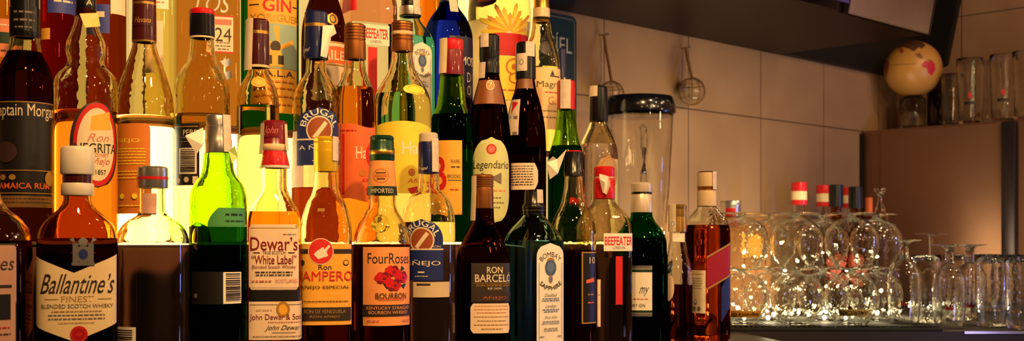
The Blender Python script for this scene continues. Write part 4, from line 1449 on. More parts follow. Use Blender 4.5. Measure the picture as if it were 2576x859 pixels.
# teal wall sign
sx0, sx1 = kx(1330, YW - .01), kx(1452, YW - .01)
sd = at_row(1400, YW - .01)[2]
zt, zb_ = CZ + (H0 - 33) / F * sd, CZ + (H0 - 350) / F * sd
sg = empty('wall_sign', ((sx0 + sx1) / 2, YW - .004, zb_)); tag(sg, 'dark teal metal sign with pale lettering on the tiled wall', 'sign')
bm = bmesh.new(); w = (sx1 - sx0) / 2
def rrect(w, h, r, n=6):
    out = []
    for cx, cy, a0 in ((w - r, r, -90), (w - r, h - r, 0), (-w + r, h - r, 90), (-w + r, r, 180)):
        for i in range(n + 1):
            a = radians(a0 + 90 * i / n)
            out.append((cx + r * cos(a), cy + r * sin(a)))
    return out
def plate(bm, w, h, r, y0, y1, mi=0, z0=0):
    lo = [bm.verts.new((px, y1, pz + z0)) for px, pz in rrect(w, h, r)]
    hi = [bm.verts.new((px, y0, pz + z0)) for px, pz in rrect(w, h, r)]
    n = len(lo)
    fs = [bm.faces.new(hi), bm.faces.new(lo[::-1])]
    for i in range(n):
        fs.append(bm.faces.new((lo[i], lo[(i + 1) % n], hi[(i + 1) % n], hi[i])))
    for f in fs:
        f.material_index = mi
H = zt - zb_
plate(bm, w, H, .015, -.004, 0)
bm_obj('sign_plate', bm, paint('teal_enamel', rgb(30, 58, 66), .35), sg)
bm = bmesh.new()
ro = [bm.verts.new((px, -.0047, pz + .006)) for px, pz in rrect(w - .006, H - .012, .012)]
ri = [bm.verts.new((px, -.0047, pz + .009)) for px, pz in rrect(w - .009, H - .018, .009)]
for i in range(len(ro)):
    j = (i + 1) % len(ro)
    bm.faces.new((ro[i], ro[j], ri[j], ri[i]))
bm_obj('sign_border', bm, paint('sign_silver', rgb(110, 112, 110), .4), sg, smooth=False)


def flat_text(name, t, w, h, mat, parent, loc, th=.0006, sh=0, b=0, flip=False):
    vs, fs = text2d(t, b, sh)
    s = -1 if flip else 1
    return mesh_obj(name, [(loc[0] + s * a * w, loc[1], loc[2] + s * bb * h) for a, bb in vs], fs, mat, parent=parent, smooth=False)


flat_text('sign_letters', 'UCÍEL', .112, .042, paint('sign_letter_paint', rgb(206, 204, 196), .5), sg, (w - .072, -.0052, H - .062))

# steel cabinet on the right with its top ledge
XC = 3.12
cz0, cz1 = CT, CZ + .327
cab = empty('steel_cabinet', (XC + .18, .8, CT + .0005)); tag(cab, 'tall brushed steel cabinet standing on the counter at the right', 'cabinet')
h = cz1 - cz0
bm = bmesh.new(); box_bm(bm, -.18, XR - .003 - XC - .18, -1.1, YW - .003 - .8, 0, h, .002)
bm_obj('cabinet_body', bm, STEEL, cab)
yA, yB = at_row(2530, 1)[0], 0
def y_on_x(u, X):
    r = (u - CX) / F
    d = X / (FW.x + RT.x * r)
    return at_depth(u, d)[1]
def door(ya, yb):
    bm = bmesh.new(); box_bm(bm, -.186, -.1805, ya - .8, yb - .8, .004, h - .006, .001)
    return bm_obj('door_panel', bm, STEEL, cab)
door(y_on_x(2522, XC - .006), y_on_x(2216, XC - .006))
bm = bmesh.new(); box_bm(bm, -.196, -.1805, y_on_x(2560, XC) - .8, y_on_x(2524, XC) - .8, .002, h - .004, .003)
bm_obj('door_post', bm, STEELD, cab)
door(.4, y_on_x(2563, XC - .006))
bm = bmesh.new(); box_bm(bm, XC - .012, XC - .004, YW - .012, YW - .002, CT + .001, CZ + .32)  # thin black strip along the cabinet's wall edge
tag(bm_obj('dark_edge_strip', bm, C_BLACK, smooth=False), 'thin black strip where the steel cabinet meets the tiled wall', 'seal')


# ================================================================ GLASSWARE
GW = glass('drinking_glass', (0.985, 0.985, 0.96), 1.5, ripple=.45)


def shell(name, outer, inner, mat, parent=None, n=40):
    """Closed turned glass: outer outline from the bottom axis to the rim, inner outline from the rim back to the axis."""
    pts = outer + inner
    verts, faces = [], []
    for r, z in pts:
        for i in range(n):
            a = 2 * pi * i / n
            verts.append((max(r, 1e-4) * cos(a), max(r, 1e-4) * sin(a), z))
    m = len(pts)
    for j in range(m - 1):
        for i in range(n):
            k = (i + 1) % n
            faces.append((j * n + i, j * n + k, (j + 1) * n + k, (j + 1) * n + i))
    faces.append(tuple(range(n - 1, -1, -1)))
    faces.append(tuple((m - 1) * n + i for i in range(n)))
    return mesh_obj(name, verts, faces, mat, parent=parent, sharp=1.2)


def smooth_pts(ctrl, n=6):
    out = []
    P_ = [Vector(c) for c in ctrl]
    for i in range(len(P_) - 1):
        p0, p1, p2, p3 = P_[max(i - 1, 0)], P_[i], P_[i + 1], P_[min(i + 2, len(P_) - 1)]
        for j in range(n):
            t = j / n
            q = .5 * ((2 * p1) + (p2 - p0) * t + (2 * p0 - 5 * p1 + 4 * p2 - p3) * t * t + (3 * p1 - p0 - 3 * p2 + p3) * t ** 3)
            out.append((max(q.x, .0003), q.y))
    out.append(tuple(P_[-1]))
    return out


def stem_glass(name, foot, bowl, wall=.0016):
    """upside-down stemmed glass, rim on the ground: foot = (radius, stem radius, z of stem bottom, z top); bowl = [(r, z)...] from rim upwards."""
    root = empty(name, (0, 0, 0))
    fr, sr, zs_, zt_ = foot
    b_ = smooth_pts(bowl, 5)
    out = [(r, z) for r, z in b_]
    inn = [(max(r - wall, .0006), z - wall * (0.2 + 0.8 * (i / (len(b_) - 1)))) for i, (r, z) in enumerate(b_)]
    prof = list(reversed(inn)) + out                 # start on axis inside, down to the rim, up the outside
    prof[0] = (.0003, prof[0][1])
    stem = [(sr * 1.15, zs_ + .004), (sr, zs_ + .010), (sr, zt_ - .010), (sr * 1.6, zt_ - .005)]
    sh_ = shell('glass_bowl', [(r, z) for r, z in prof], stem[:1] + [(.0003, stem[0][1])], GW, root)
    ft = shell('glass_foot', [(.0003, stem[0][1])] + stem + [(fr * .6, zt_ - .0034), (fr, zt_ - .0022), (fr, zt_ - .0008)], [(fr * .96, zt_), (.0003, zt_ - .0004)], GW, root)
    return root


def tumbler(name, r0, r1, H, wall=.0022, base=.008, lip=None):
    root = empty(name, (0, 0, 0))
    o = [(.0003, 0), (r0 - .003, 0), (r0, .003)] + [(r0 + (r1 - r0) * i / 8, .003 + (H - .004) * i / 8) for i in range(1, 9)]
    i_ = [(r1 - wall * .5, H), (r1 - wall, H - .001)] + [(r1 - wall + (r0 - r1) * i / 8, H - (H - base) * i / 8) for i in range(1, 8)] + [(r0 - wall - .004, base), (.0003, base)]
    shell('glass_body', o, i_, GW, root)
    return root


def copy_tree(o, loc, rz=0.0, label=None, group=None):
    c = o.copy(); COL.objects.link(c)
    c.location = loc; c.rotation_euler = (0, 0, rz)
    if label: c['label'] = label
    if group: c['group'] = group
    for ch in list(o.children):
        d = ch.copy(); COL.objects.link(d); d.parent = c
        for g in list(ch.children):
            e_ = g.copy(); COL.objects.link(e_); e_.parent = d
    return c


class Proto:
    def __init__(s, root, cat):
        s.root, s.cat, s.used = root, cat, False

    def put(s, u, d, z, label, group, rz=0.0):
        x, y = at_depth(u, d)
        if not s.used:
            s.used = True
            s.root.location = (x, y, z); s.root.rotation_euler = (0, 0, rz)
            tag(s.root, label, s.cat, group)
            return s.root
        return copy_tree(s.root, (x, y, z), rz, label, group)


# rubber mat under the glasses
MT = CT + .010
mx0, my0 = at_depth(1838, 2.284)
mat_root = empty('bar_mat', (mx0, my0, CT), atan2(RT.y, RT.x)); tag(mat_root, 'black rubber bar mat under the upturned glasses', 'mat')
mw = (2372 - 1838) / F * 2.284
bm = bmesh.new(); box_bm(bm, 0, mw, 0, .345, .0005, .007, .001)
bm_obj('mat_base', bm, RUBBER, mat_root)
bm = bmesh.new()
for i in range(40):
    xx = .006 + (mw - .012) * i / 39
    box_bm(bm, xx - .003, xx + .003, .006, .334, .0071, .010)
bm_obj('mat_ribs', bm, RUBBER, mat_root, smooth=False)

SN = Proto(stem_glass('balloon_glass', (.046, .0055, .1015, .113), [(.030, .0), (.0375, .010), (.050, .030), (.0540, .048), (.0532, .066), (.046, .084), (.030, .097), (.012, .1035), (.0058, .1055)]), 'glass')
GS = 'upturned balloon glasses stacked on the bar mat'
d1, d2 = 2.358, 2.482
H1 = .113
low1 = [(1866, d1), (2004, d1), (2143, d1)]
low2 = [(1938, d2), (2071, d2), (2204, d2)]
ordn = ['leftmost', 'middle one', 'rightmost']
for row, nm in ((low1, 'front row'), (low2, 'second row')):
    for i, (u, d) in enumerate(row):
        SN.put(u, d, MT, 'lower balloon glass, %s of the %s, upturned on the bar mat' % (ordn[i], nm), GS, rz=i)
for row, nm in ((low1, 'front row'), (low2, 'second row')):
    for i, (u, d) in enumerate(row):
        SN.put(u - (0, 2, 0)[i], d + .003, MT + H1 + .0002, 'upper balloon glass, %s of the %s, upturned on a lower glass' % (ordn[i], nm), GS, rz=i + .5)

# yellow stickers printed on two lower glasses (upside down with the glass)
def band_on(root_u, d, zc, hh, r, span, ang, mat, text, name, tm):
    x, y = at_depth(root_u, d)
    for o in bpy.data.objects:
        if o.parent is None and o.name.startswith('balloon_glass') and (o.location - Vector((x, y, MT))).length < 1e-4:
            base = atan2(-y, -x) - o.rotation_euler.z + ang
            verts, faces, idx = [], [], []
            n = 14
            for i in range(n + 1):
                a = base + span * (i / n - .5)
                for k in range(3):
                    z = zc + hh * (k / 2 - .5)
                    rr = r(z) + .0005
                    verts.append((rr * cos(a), rr * sin(a), z))
            for i in range(n):
                for k in range(2):
                    q = i * 3 + k
                    faces.append((q, q + 3, q + 4, q + 1)); idx.append(0)
            vs, fs = text2d(text, .01, .2)
            b0 = len(verts)
            for a_, z_ in vs:
                a = base - a_ * span * .9
                z = zc - z_ * hh * .62
                rr = r(z) + .0009
                verts.append((rr * cos(a), rr * sin(a), z))
            for f in fs:
                faces.append(tuple(b0 + q for q in f)); idx.append(1)
            mesh_obj(name, verts, faces, [mat, tm], idx, o, smooth=False)
            return


BR = pchip([.0, .010, .030, .048, .066], [.030, .0375, .050, .0542, .0534])
band_on(1866, d1, .022, .014, lambda z: BR(z) + .0006, 1.5, .15, YEL2, 'Seagram’s Gin', 'printed_band', INK)
band_on(2143, d1, .025, .014, lambda z: BR(z) + .0006, 1.3, .1, paint('pale_lemon_print', rgb(226, 206, 110), .5), 'AMERICAN', 'printed_band', INK)

# string of small lamps added to make glints among the glasses
LW = emit('glint_emission', (1.0, .80, .44), 230.0)
sl = empty('added_glint_string', (mx0, my0, MT), atan2(RT.y, RT.x)); tag(sl, 'string of small lamps added to make glints between the upturned glasses', 'lights')
spots, path = [], []
kd = 1 / F * 2.42
for i in range(10):
    spots.append((.012 + (2240 - 1846) * kd * (i + .5 + .32 * sin(i * 3.7)) / 10, .136 + .003 * sin(i * 2.3), .0052 + .006 * (1 + sin(i * 5.1))))
path = list(spots) + [(.374, .1365, .004), (.384, .19, .004), (.386, .255, .004)]
for i in range(64):
    t = (i + .5) / 64
    q = ((2320 - (2320 - 1850) * t - 1846) * kd, .292 + .028 * sin(i * 1.7), .006 + .095 * (1 + sin(i * 2.4)) * (.55 + .45 * sin(i * .9)))
    spots.append(q); path.append(q)
vv, ff = tube_pts([(x_, y_, max(.0016, z_ - .0035)) for x_, y_, z_ in path], .0009, 6)
mesh_obj('added_cable', vv, ff, C_BLACK, parent=sl)
for x_, y_, z_ in spots:
    bm = bmesh.new(); bmesh.ops.create_uvsphere(bm, u_segments=12, v_segments=8, radius=.0038)
    bmesh.ops.translate(bm, vec=(x_, y_, z_ + .002), verts=bm.verts[:])
    bm_obj('added_bulb', bm, LW, sl)

st2 = empty('added_glint_string', (mx0, my0, CT + .0004), atan2(RT.y, RT.x)); tag(st2, 'string of small lamps added to make glints behind the straight tumblers', 'lights')
sp2 = [(.155 + .505 * (i + .5) / 30, .462 + .010 * sin(i * 2.1), .0048 + .012 * (1 + sin(i * 1.3))) for i in range(30)]  # second string, added for glints seen through the tumblers
vv, ff = tube_pts([(x_, y_, max(.0011, z_ - .0035)) for x_, y_, z_ in sp2], .0009, 6)
mesh_obj('added_cable', vv, ff, C_BLACK, parent=st2)
for x_, y_, z_ in sp2:
    bm = bmesh.new(); bmesh.ops.create_uvsphere(bm, u_segments=12, v_segments=8, radius=.0038)
    bmesh.ops.translate(bm, vec=(x_, y_, z_ + .002), verts=bm.verts[:])
    bm_obj('added_bulb', bm, LW, st2)

# stemmed beer glasses standing upside down
WG = Proto(stem_glass('stemmed_beer_glass', (.034, .0085, .128, .171), [(.0275, 0), (.0300, .02), (.0325, .05), (.0335, .080), (.0315, .104), (.0235, .120), (.0125, .129), (.0090, .132)], .0022), 'glass')
GB = 'upturned stemmed beer glasses'
for u, d, lab in ((2275, 2.372, 'stemmed beer glass upturned, standing alone right of the balloon glasses'), (2388, 2.372, 'stemmed beer glass upturned, middle one of the three beside the tumblers'), (2440, 2.47, 'stemmed beer glass upturned, nearest the straight tumblers')):
    o = WG.put(u, d, MT if u < 2340 else CT + .0005, lab, GB)
    m = mesh_obj('red_print', *(lambda a0: ([(.0336 * cos(a0 + i * .06), .0336 * sin(a0 + i * .06), .038 + .007 * (k + (.6 * sin(i * 2.) if k else 0))) for i in range(8) for k in range(2)], [(2 * i, 2 * i + 2, 2 * i + 3, 2 * i + 1) for i in range(7)]))(atan2(-o.location.y, -o.location.x) - .2), MAROON, parent=o, smooth=False)
WGT = Proto(stem_glass('tall_wine_glass', (.036, .0045, .115, .196), [(.026, 0), (.031, .02), (.036, .05), (.035, .08), (.026, .104), (.012, .116), (.0055, .120)], .0016), 'glass')
for u, d, lab in ((2190, 2.70, 'tall wine glass upturned behind the balloon glasses'), (2342, 2.68, 'tall wine glass upturned behind the stemmed beer glasses')):
    WGT.put(u, d, CT + .0005, lab, 'upturned tall wine glasses')

TB = Proto(tumbler('straight_tumbler', .029, .033, .148), 'glass')
GT = 'straight tumblers on the counter'
for u, d, lab in ((2330, 2.52, 'straight tumbler behind the lone stemmed beer glass'), (2412, 2.60, 'straight tumbler behind the pair of stemmed beer glasses'), (2494, 2.41, 'straight tumbler right of the stemmed beer glasses'),
                  (2570, 2.345, 'straight tumbler cut by the right edge of the picture'), (2536, 2.60, 'straight tumbler behind the two rightmost ones'), (2470, 2.66, 'straight tumbler standing in the back, near the steel cabinet')):
    TB.put(u, d, CT + .0005, lab, GT)

# ledge glasses on the cabinet
BG = Proto(tumbler('tall_beer_glass', .031, .036, .190, .0026, .014), 'glass')
GL = 'tall beer glasses on top of the steel cabinet'
TALL = []
for u, X, lab in ((2440, 3.20, 'tall beer glass with small red mark on the cabinet top'), (2524, 3.20, 'tall beer glass with dark print at the right on the cabinet top'), (2484, 3.29, 'tall beer glass in the second row on the cabinet top'), (2582, 3.19, 'tallest-looking beer glass cut by the right edge on the cabinet top')):
    r = (u - CX) / F
    d = X / (FW.x + RT.x * r)
    TALL.append(BG.put(u, d, cz1 + .0003, lab, GL))
for o in TALL[:2]:
    a0 = atan2(-o.location.y, -o.location.x)
    vs = [(.0345 * cos(a0 - .45 + i * .08), .0345 * sin(a0 - .45 + i * .08), .058 + .008 * k) for i in range(12) for k in range(2)]
    mesh_obj('dark_print', vs, [(2 * i, 2 * i + 2, 2 * i + 3, 2 * i + 1) for i in range(11)], BLACK, parent=o, smooth=False)
    vs = [(.0348 * cos(a0 + .15 * cos(t * pi / 6)), .0348 * sin(a0 + .15 * cos(t * pi / 6)), .083 + .009 * sin(t * pi / 6)) for t in range(12)]
    mesh_obj('red_print', vs, [tuple(range(12))], RED, parent=o, smooth=False)
SG = Proto(tumbler('short_beer_glass', .027, .030, .155, .0024, .012), 'glass')
for u, X, lab in ((2395, 3.22, 'narrow beer glass right of the globe on the cabinet top'),):
    r = (u - CX) / F; d = X / (FW.x + RT.x * r)
    SG.put(u, d, cz1 + .0003, lab, None)
r = (2362 - CX) / F; d = 3.33 / (FW.x + RT.x * r); x, y = at_depth(2362, d)
dk = empty('dark_tumbler', (x, y, cz1 + .0003)); tag(dk, 'dark purple tall tumbler between the globe and the beer glasses', 'glass')
shell('tumbler_body', [(.0003, 0), (.031, 0), (.033, .003), (.036, .165)], [(.034, .166), (.031, .01), (.0003, .01)], paint('plum_glass', rgb(44, 16, 24), .12, coat=.5), dk)

# globe on a squat glass
r = (2297 - CX) / F; X = 3.2; d = X / (FW.x + RT.x * r); gx, gy = at_depth(2297, d)
kk = F / d
gr = 74 / kk * cos(math.atan(r))
gz = CZ + (H0 - 174) / kk
bg = empty('squat_glass', (gx, gy, cz1 + .0003)); tag(bg, 'squat clear glass under the globe on the cabinet top', 'glass')
hgl = gz - gr * .93 - cz1 - .012
shell('glass_body', [(.0003, 0), (.032, 0), (.034, .003), (.036, hgl - .001)], [(.035, hgl), (.0335, hgl - .001), (.031, .012), (.0003, .012)], GW, bg)


def globe_mat():
    m, nt, out = _new('globe_map')
    bs = nt.nodes.new('ShaderNodeBsdfPrincipled'); bs.inputs['Roughness'].default_value = .35
    tc = nt.nodes.new('ShaderNodeTexCoord')
    nz = nt.nodes.new('ShaderNodeTexNoise'); nz.inputs['Scale'].default_value = 9; nz.inputs['Detail'].default_value = 8
    nt.links.new(tc.outputs['Object'], nz.inputs['Vector'])
    cr = nt.nodes.new('ShaderNodeValToRGB')
    cr.color_ramp.elements[0].color = rgb(196, 132, 56); cr.color_ramp.elements[1].color = rgb(224, 172, 92)
    nt.links.new(nz.outputs['Fac'], cr.inputs[0])
    nt.links.new(cr.outputs[0], bs.inputs['Base Color']); nt.links.new(bs.outputs[0], out.inputs[0])
    return m


gb = empty('globe', (gx, gy, gz), atan2(gy, gx) - pi / 2); tag(gb, 'small antique-coloured world globe standing on a squat glass in the corner', 'globe')
bm = bmesh.new(); bmesh.ops.create_uvsphere(bm, u_segments=48, v_segments=28, radius=gr)
bm_obj('globe_ball', bm, globe_mat(), gb)
gfoot = shell('globe_foot', [(.0003, -gr * .93 - .0115), (.026, -gr * .93 - .0115), (.028, -gr * .93 - .008), (.020, -gr * .93)], [(.017, -gr * .88), (.0003, -gr * .88)], C_BLACK, gb)


def land(name, poly, mat):
    """poly: (dx, dy) in fractions of the radius as seen from the front, wrapped onto the ball"""
    bm = bmesh.new()
    f = bm.faces.new([bm.verts.new((a, b_, 0)) for a, b_ in poly])
    bmesh.ops.triangulate(bm, faces=[f])
    for _ in range(3):
        bmesh.ops.subdivide_edges(bm, edges=[e for e in bm.edges if e.calc_length() > .08], cuts=1)
        bmesh.ops.triangulate(bm, faces=bm.faces[:])
    for v in bm.verts:
        a, c = v.co.x, v.co.y
        q = min(.985, math.hypot(a, c)); s_ = q / max(1e-6, math.hypot(a, c)); a *= s_; c *= s_
        R_ = gr * 1.004
        v.co = (a * R_, -sqrt(max(0, 1 - a * a - c * c)) * R_, c * R_)
    return bm_obj(name, bm, mat, gb)


land('land_mass', [(.28, .02), (.42, .16), (.50, .10), (.60, .18), (.72, .06), (.74, -.16), (.62, -.36), (.50, -.28), (.46, -.12), (.30, -.08)], paint('australia_red', rgb(206, 44, 66), .4))
land('land_mass', [(-.62, .66), (-.36, .72), (-.14, .62), (.02, .50), (.10, .56), (.18, .66), (.30, .60), (.42, .74), (.30, .90), (-.1, .97), (-.42, .88)], paint('asia_brown', rgb(92, 62, 48), .4))
land('land_mass', [(-.50, .66), (-.38, .70), (-.30, .54), (-.40, .44), (-.44, .56)], paint('india_orange', rgb(150, 74, 40), .4))
land('land_mass', [(.06, .40), (.22, .44), (.34, .28), (.26, .20), (.14, .30)], paint('island_brown', rgb(140, 96, 60), .4))
land('land_mass', [(.46, .20), (.62, .16), (.66, .10), (.52, .13)], MATS['island_brown'])
land('land_mass', [(-.98, .10), (-.88, .34), (-.80, .20), (-.84, -.10), (-.90, -.34), (-.96, -.20)], MATS['india_orange'])
land('equator_line', [(-.85, .10), (-.4, .06), (.1, .05), (.1, .035), (-.4, .042), (-.85, .08)], MATS['island_brown'])

# ================================================================ BACK OF THE COUNTER, RIGHT
def syrup(u, d, top, cap, label, kind):
    x, y = at_depth(u, d)
    k = F / d
    ht = CZ + (H0 - top) / k - CT
    root = empty('syrup_bottle', (x, y, CT + .0004), atan2(y, x) - pi / 2)
    tag(root, label, 'bottle', 'small capped bottles along the back wall')
    cr = .0195 if kind == 'red' else .018
    hc = .056
    o = [(.0003, 0), (.028, 0), (.031, .004), (.031, ht - .155)] + smooth_pts([(.031, ht - .15), (.030, ht - .125), (.020, ht - .10), (.0145, ht - .085), (.0135, ht - hc)], 4)
    i_ = [(.0115, ht - hc), (.0115, ht - .085), (.0285, ht - .155), (.0285, .006), (.0003, .006)]
    shell('glass_body', o, i_, G_CLEAR if kind == 'red' else G_BROWN, root, 28)
    seq = [(.0003, ht), (cr - .001, ht), (cr, ht - .001), (cr, ht - .022), (cr, ht - .0225), (cr, ht - .044), (cr, ht - .0445), (cr, ht - hc), (.0003, ht - hc)]
    n = 28
    verts = [(r_ * cos(2 * pi * i / n), r_ * sin(2 * pi * i / n), z) for r_, z in seq for i in range(n)]
    faces, idx = [], []
    for j in range(len(seq) - 1):
        for i in range(n):
            q = (i + 1) % n
            faces.append((j * n + i, (j + 1) * n + i, (j + 1) * n + q, j * n + q))
            idx.append(1 if kind == 'red' and j in (4, ) else 0)
    mesh_obj('cap', verts, faces, [cap, C_CREAM], idx, root)
    if kind == 'black':
        vs = [(.0315 * sin(a), -.0315 * cos(a), .130 + q * .037 * sqrt(max(.02, 1 - (a / .66) ** 2))) for i in range(13) for a in [-.65 + 1.3 * i / 12] for q in (-1, 1)]
        mesh_obj('oval_label', vs, [(2 * i, 2 * i + 2, 2 * i + 3, 2 * i + 1) for i in range(12)], paint('rust_label', rgb(150, 54, 30), .5), parent=root)
    return root


syrup(2010, 2.90, 460, C_RED, 'red-capped bottle standing alone on the back of the counter', 'red')
syrup(2072, 3.05, 467, C_RED, 'red-capped bottle left of the black-capped pair', 'red')
syrup(2103, 2.96, 466, C_BLACK, 'black-capped bottle beside the middle red cap', 'black')
syrup(2132, 3.12, 472, C_RED, 'red-capped bottle between two black caps', 'red')
syrup(2152, 2.99, 471, C_BLACK, 'black-capped bottle nearest the glass pourer', 'black')
# little gold vial and glass pourer
x, y = at_depth(2186, 3.07)
v = empty('miniature_bottle', (x, y, CT + .0004)); tag(v, 'slim dark bottle with orange cap beside the glass pourer', 'bottle')
hz = CZ + (H0 - 536) / (F / 3.07) - CT
shell('glass_body', [(.0003, 0), (.012, 0), (.013, .003), (.013, hz - .05), (.008, hz - .02), (.008, hz)], [(.006, hz), (.006, hz - .02), (.010, hz - .05), (.010, .004), (.0003, .004)], G_BROWN, v, 24)
shell('cap', [(.0003, hz - .003), (.0095, hz - .003), (.0095, hz + .039)], [(.0085, hz + .040), (.0003, hz + .040)], ORG2, v, 20)
x, y = at_depth(2214, 2.98)
v = empty('glass_decanter', (x, y, CT + .0004)); tag(v, 'small dark decanter with flared clear glass stopper near the cabinet', 'decanter')
hz = CZ + (H0 - 530) / (F / 2.98) - CT
shell('decanter_body', smooth_pts([(.0003, 0), (.023, .001), (.025, .01), (.025, hz - .06), (.022, hz - .03), (.014, hz)], 4), [(.012, hz), (.020, hz - .03), (.022, hz - .06), (.022, .006), (.0003, .006)], G_CLEAR, v, 28)
shell('stopper', smooth_pts([(.0003, hz - .004), (.0125, hz - .002), (.0115, hz + .008), (.006, hz + .022), (.006, hz + .034), (.013, hz + .046), (.016, hz + .054)], 4), [(.015, hz + .056), (.0003, hz + .055)], GW, v, 28)

# box with the tin on top
x, y = at_depth(1868, 2.74)
zb2 = CZ + (H0 - 549) / (F / 2.74) - CT
bx = empty('wooden_box', (x, y, CT + .0004), atan2(RT.y, RT.x) + .02); tag(bx, 'plain wooden box behind the upturned balloon glasses', 'box')
bw, bd = .054, .045
bm = bmesh.new()
box_bm(bm, -bw, bw, -bd, -bd + .006, 0, zb2 - .01); box_bm(bm, -bw, bw, bd - .006, bd, 0, zb2 - .01)
box_bm(bm, -bw, -bw + .006, -bd + .006, bd - .006, 0, zb2 - .01); box_bm(bm, bw - .006, bw, -bd + .006, bd - .006, 0, zb2 - .01); box_bm(bm, -bw + .006, bw - .006, -bd + .006, bd - .006, 0, .006)
bm_obj('box_body', bm, wood('box_wood', rgb(92, 58, 28), rgb(118, 76, 38), (2, 2, 10)), bx, smooth=False)
bm = bmesh.new(); box_bm(bm, -bw - .002, bw + .002, -bd - .002, bd + .002, zb2 - .01, zb2, .0015)
bm_obj('box_lid', bm, MATS['box_wood'], bx)
bm = bmesh.new(); box_bm(bm, -.012, .046, -bd - .0006, -bd - .0001, zb2 - .09, zb2 - .03)
bm_obj('paper_label', bm, YEL2, bx, smooth=False)
x2, y2 = at_depth(1838, 2.74)
tn = empty('round_tin', (x2, y2, CT + zb2 + .0006)); tag(tn, 'round metal tin with red band on the wooden box', 'tin')
th = 42 / (F / 2.74)
tr = .0235
seq = [(.0003, 0), (tr - .001, 0), (tr, .001), (tr, .006), (tr, .007), (tr, .024), (tr, .025), (tr, th - .013)]
shell('tin_body', seq, [(tr, th - .0125), (.0003, th - .0125)], C_SILV, tn, 36)
shell('tin_lid', [(.0003, th - .0122), (tr + .0012, th - .0122), (tr + .0014, th - .011), (tr + .0014, th - .001)], [(tr, th), (tr - .002, th - .001), (.0003, th - .001)], C_SILV, tn, 36)
a0 = atan2(-y2, -x2)
vs = [((tr + .0004) * cos(a0 - .5 + i * .1), (tr + .0004) * sin(a0 - .5 + i * .1), z) for i in range(11) for z in (.003, .022)]
mesh_obj('red_band', vs, [(2 * i, 2 * i + 2, 2 * i + 3, 2 * i + 1) for i in range(10)], C_RED, parent=tn)

# blender
x, y = at_depth(1609, 2.44)
kb = F / 2.44
bl = empty('blender', (x, y, CT + .0004), atan2(y, x) - pi / 2); tag(bl, 'blender with clear ribbed jug and black lid behind the green gin bottle', 'blender')
def bz(yy): return CZ + (H0 - yy) / kb - CT
R0 = 89 / kb * .99
zl = bz(290)
bm = bmesh.new()
prism = [(.055, 0), (.058, .004), (.052, .07), (.044, .105), (.040, .115)]
sec = 32
o_ = [(.0003, 0), (.072, 0), (.075, .004), (.070, .05), (.056, .095), (.048, .110)]
shell('motor_base', smooth_pts(o_, 3), [(.046, .111), (.0003, .111)], paint('blender_grey', rgb(60, 58, 60), .35), bl)
kn = shell('control_knob', [(.0003, 0), (.014, 0), (.015, .002), (.014, .012)], [(.012, .013), (.0003, .013)], C_SILV, bl, 24)
kn.location = (0, -.071, .035); kn.rotation_euler = (radians(96), 0, 0)
shell('blade_collar', [(.0003, .1112), (.050, .1112), (.052, .114), (.052, .134), (.047, .138)], [(.045, .139), (.0003, .139)], C_BLACK, bl)
# jug with vertical flutes
nn = 64
zj = .1395
def jug_r(z):
    t = max(0, min(1, (z - zj) / (zl - zj)))
    return .047 + (R0 * .965 - .047) * (t ** .75)
verts, faces = [], []
zz = [zj + (zl - zj) * i / 24 for i in range(25)]
def jring(z, sh_):
    for i in range(nn):
        a = 2 * pi * i / nn
        fl = max(0, 1 - abs((z - zj) / (zl - zj) - .45) * 2.0)
        r_ = jug_r(z) - sh_ + .0016 * fl * (abs(cos(4 * a)) ** 6) - .0022 * fl * (abs(sin(4 * a)) ** 8)
        verts.append((r_ * cos(a), r_ * sin(a), z))
for z in zz: jring(z, 0)
for z in reversed(zz[1:]): jring(z, .003)
jring(zj + .006, .003)
m = len(verts) // nn
for j in range(m - 1):
    for i in range(nn):
        q = (i + 1) % nn
        faces.append((j * nn + i, j * nn + q, (j + 1) * nn + q, (j + 1) * nn + i))
faces.append(tuple(range(nn - 1, -1, -1))); faces.append(tuple((m - 1) * nn + i for i in range(nn)))
mesh_obj('blender_jug', verts, faces, glass('jug_glass', (.98, .98, .96), 1.5, ripple=.12), parent=bl, sharp=1.2)
vv, ff = tube_pts([(R0 * .93, 0, zl - .02), (R0 * 1.25, 0, zl - .028), (R0 * 1.34, 0, zl - .06), (R0 * 1.28, 0, zl - .12), (R0 * 1.0, 0, zl - .165), (R0 * .74, 0, zl - .17)], .008)
hd = mesh_obj('jug_handle', vv, ff, GW, parent=bl); hd.rotation_euler = (0, 0, radians(84))
shell('jug_lid', smooth_pts([(.0003, zl - .004), (R0 * .9, zl - .004), (R0 * .90, zl + .0005)], 2) + [(R0 * 1.02, zl + .001), (R0 * 1.03, zl + .004), (R0 * 1.02, zl + .020), (R0 * .99, zl + .026)], smooth_pts([(R0 * .94, bz(246)), (R0 * .5, bz(242)), (.0003, bz(241))], 3), paint('lid_black', rgb(14, 16, 26), .18, coat=.5), bl)
bm = bmesh.new()
for a in (0, 90):
    box_bm(bm, -.022, .022, -.004, .004, .148, .1495)
    bmesh.ops.rotate(bm, verts=bm.verts[:], cent=(0, 0, 0), matrix=Matrix.Rotation(radians(90), 3, 'Z'))
box_bm(bm, -.005, .005, -.005, .005, .1395, .152)
bm_obj('blades', bm, C_SILV, bl, smooth=False)


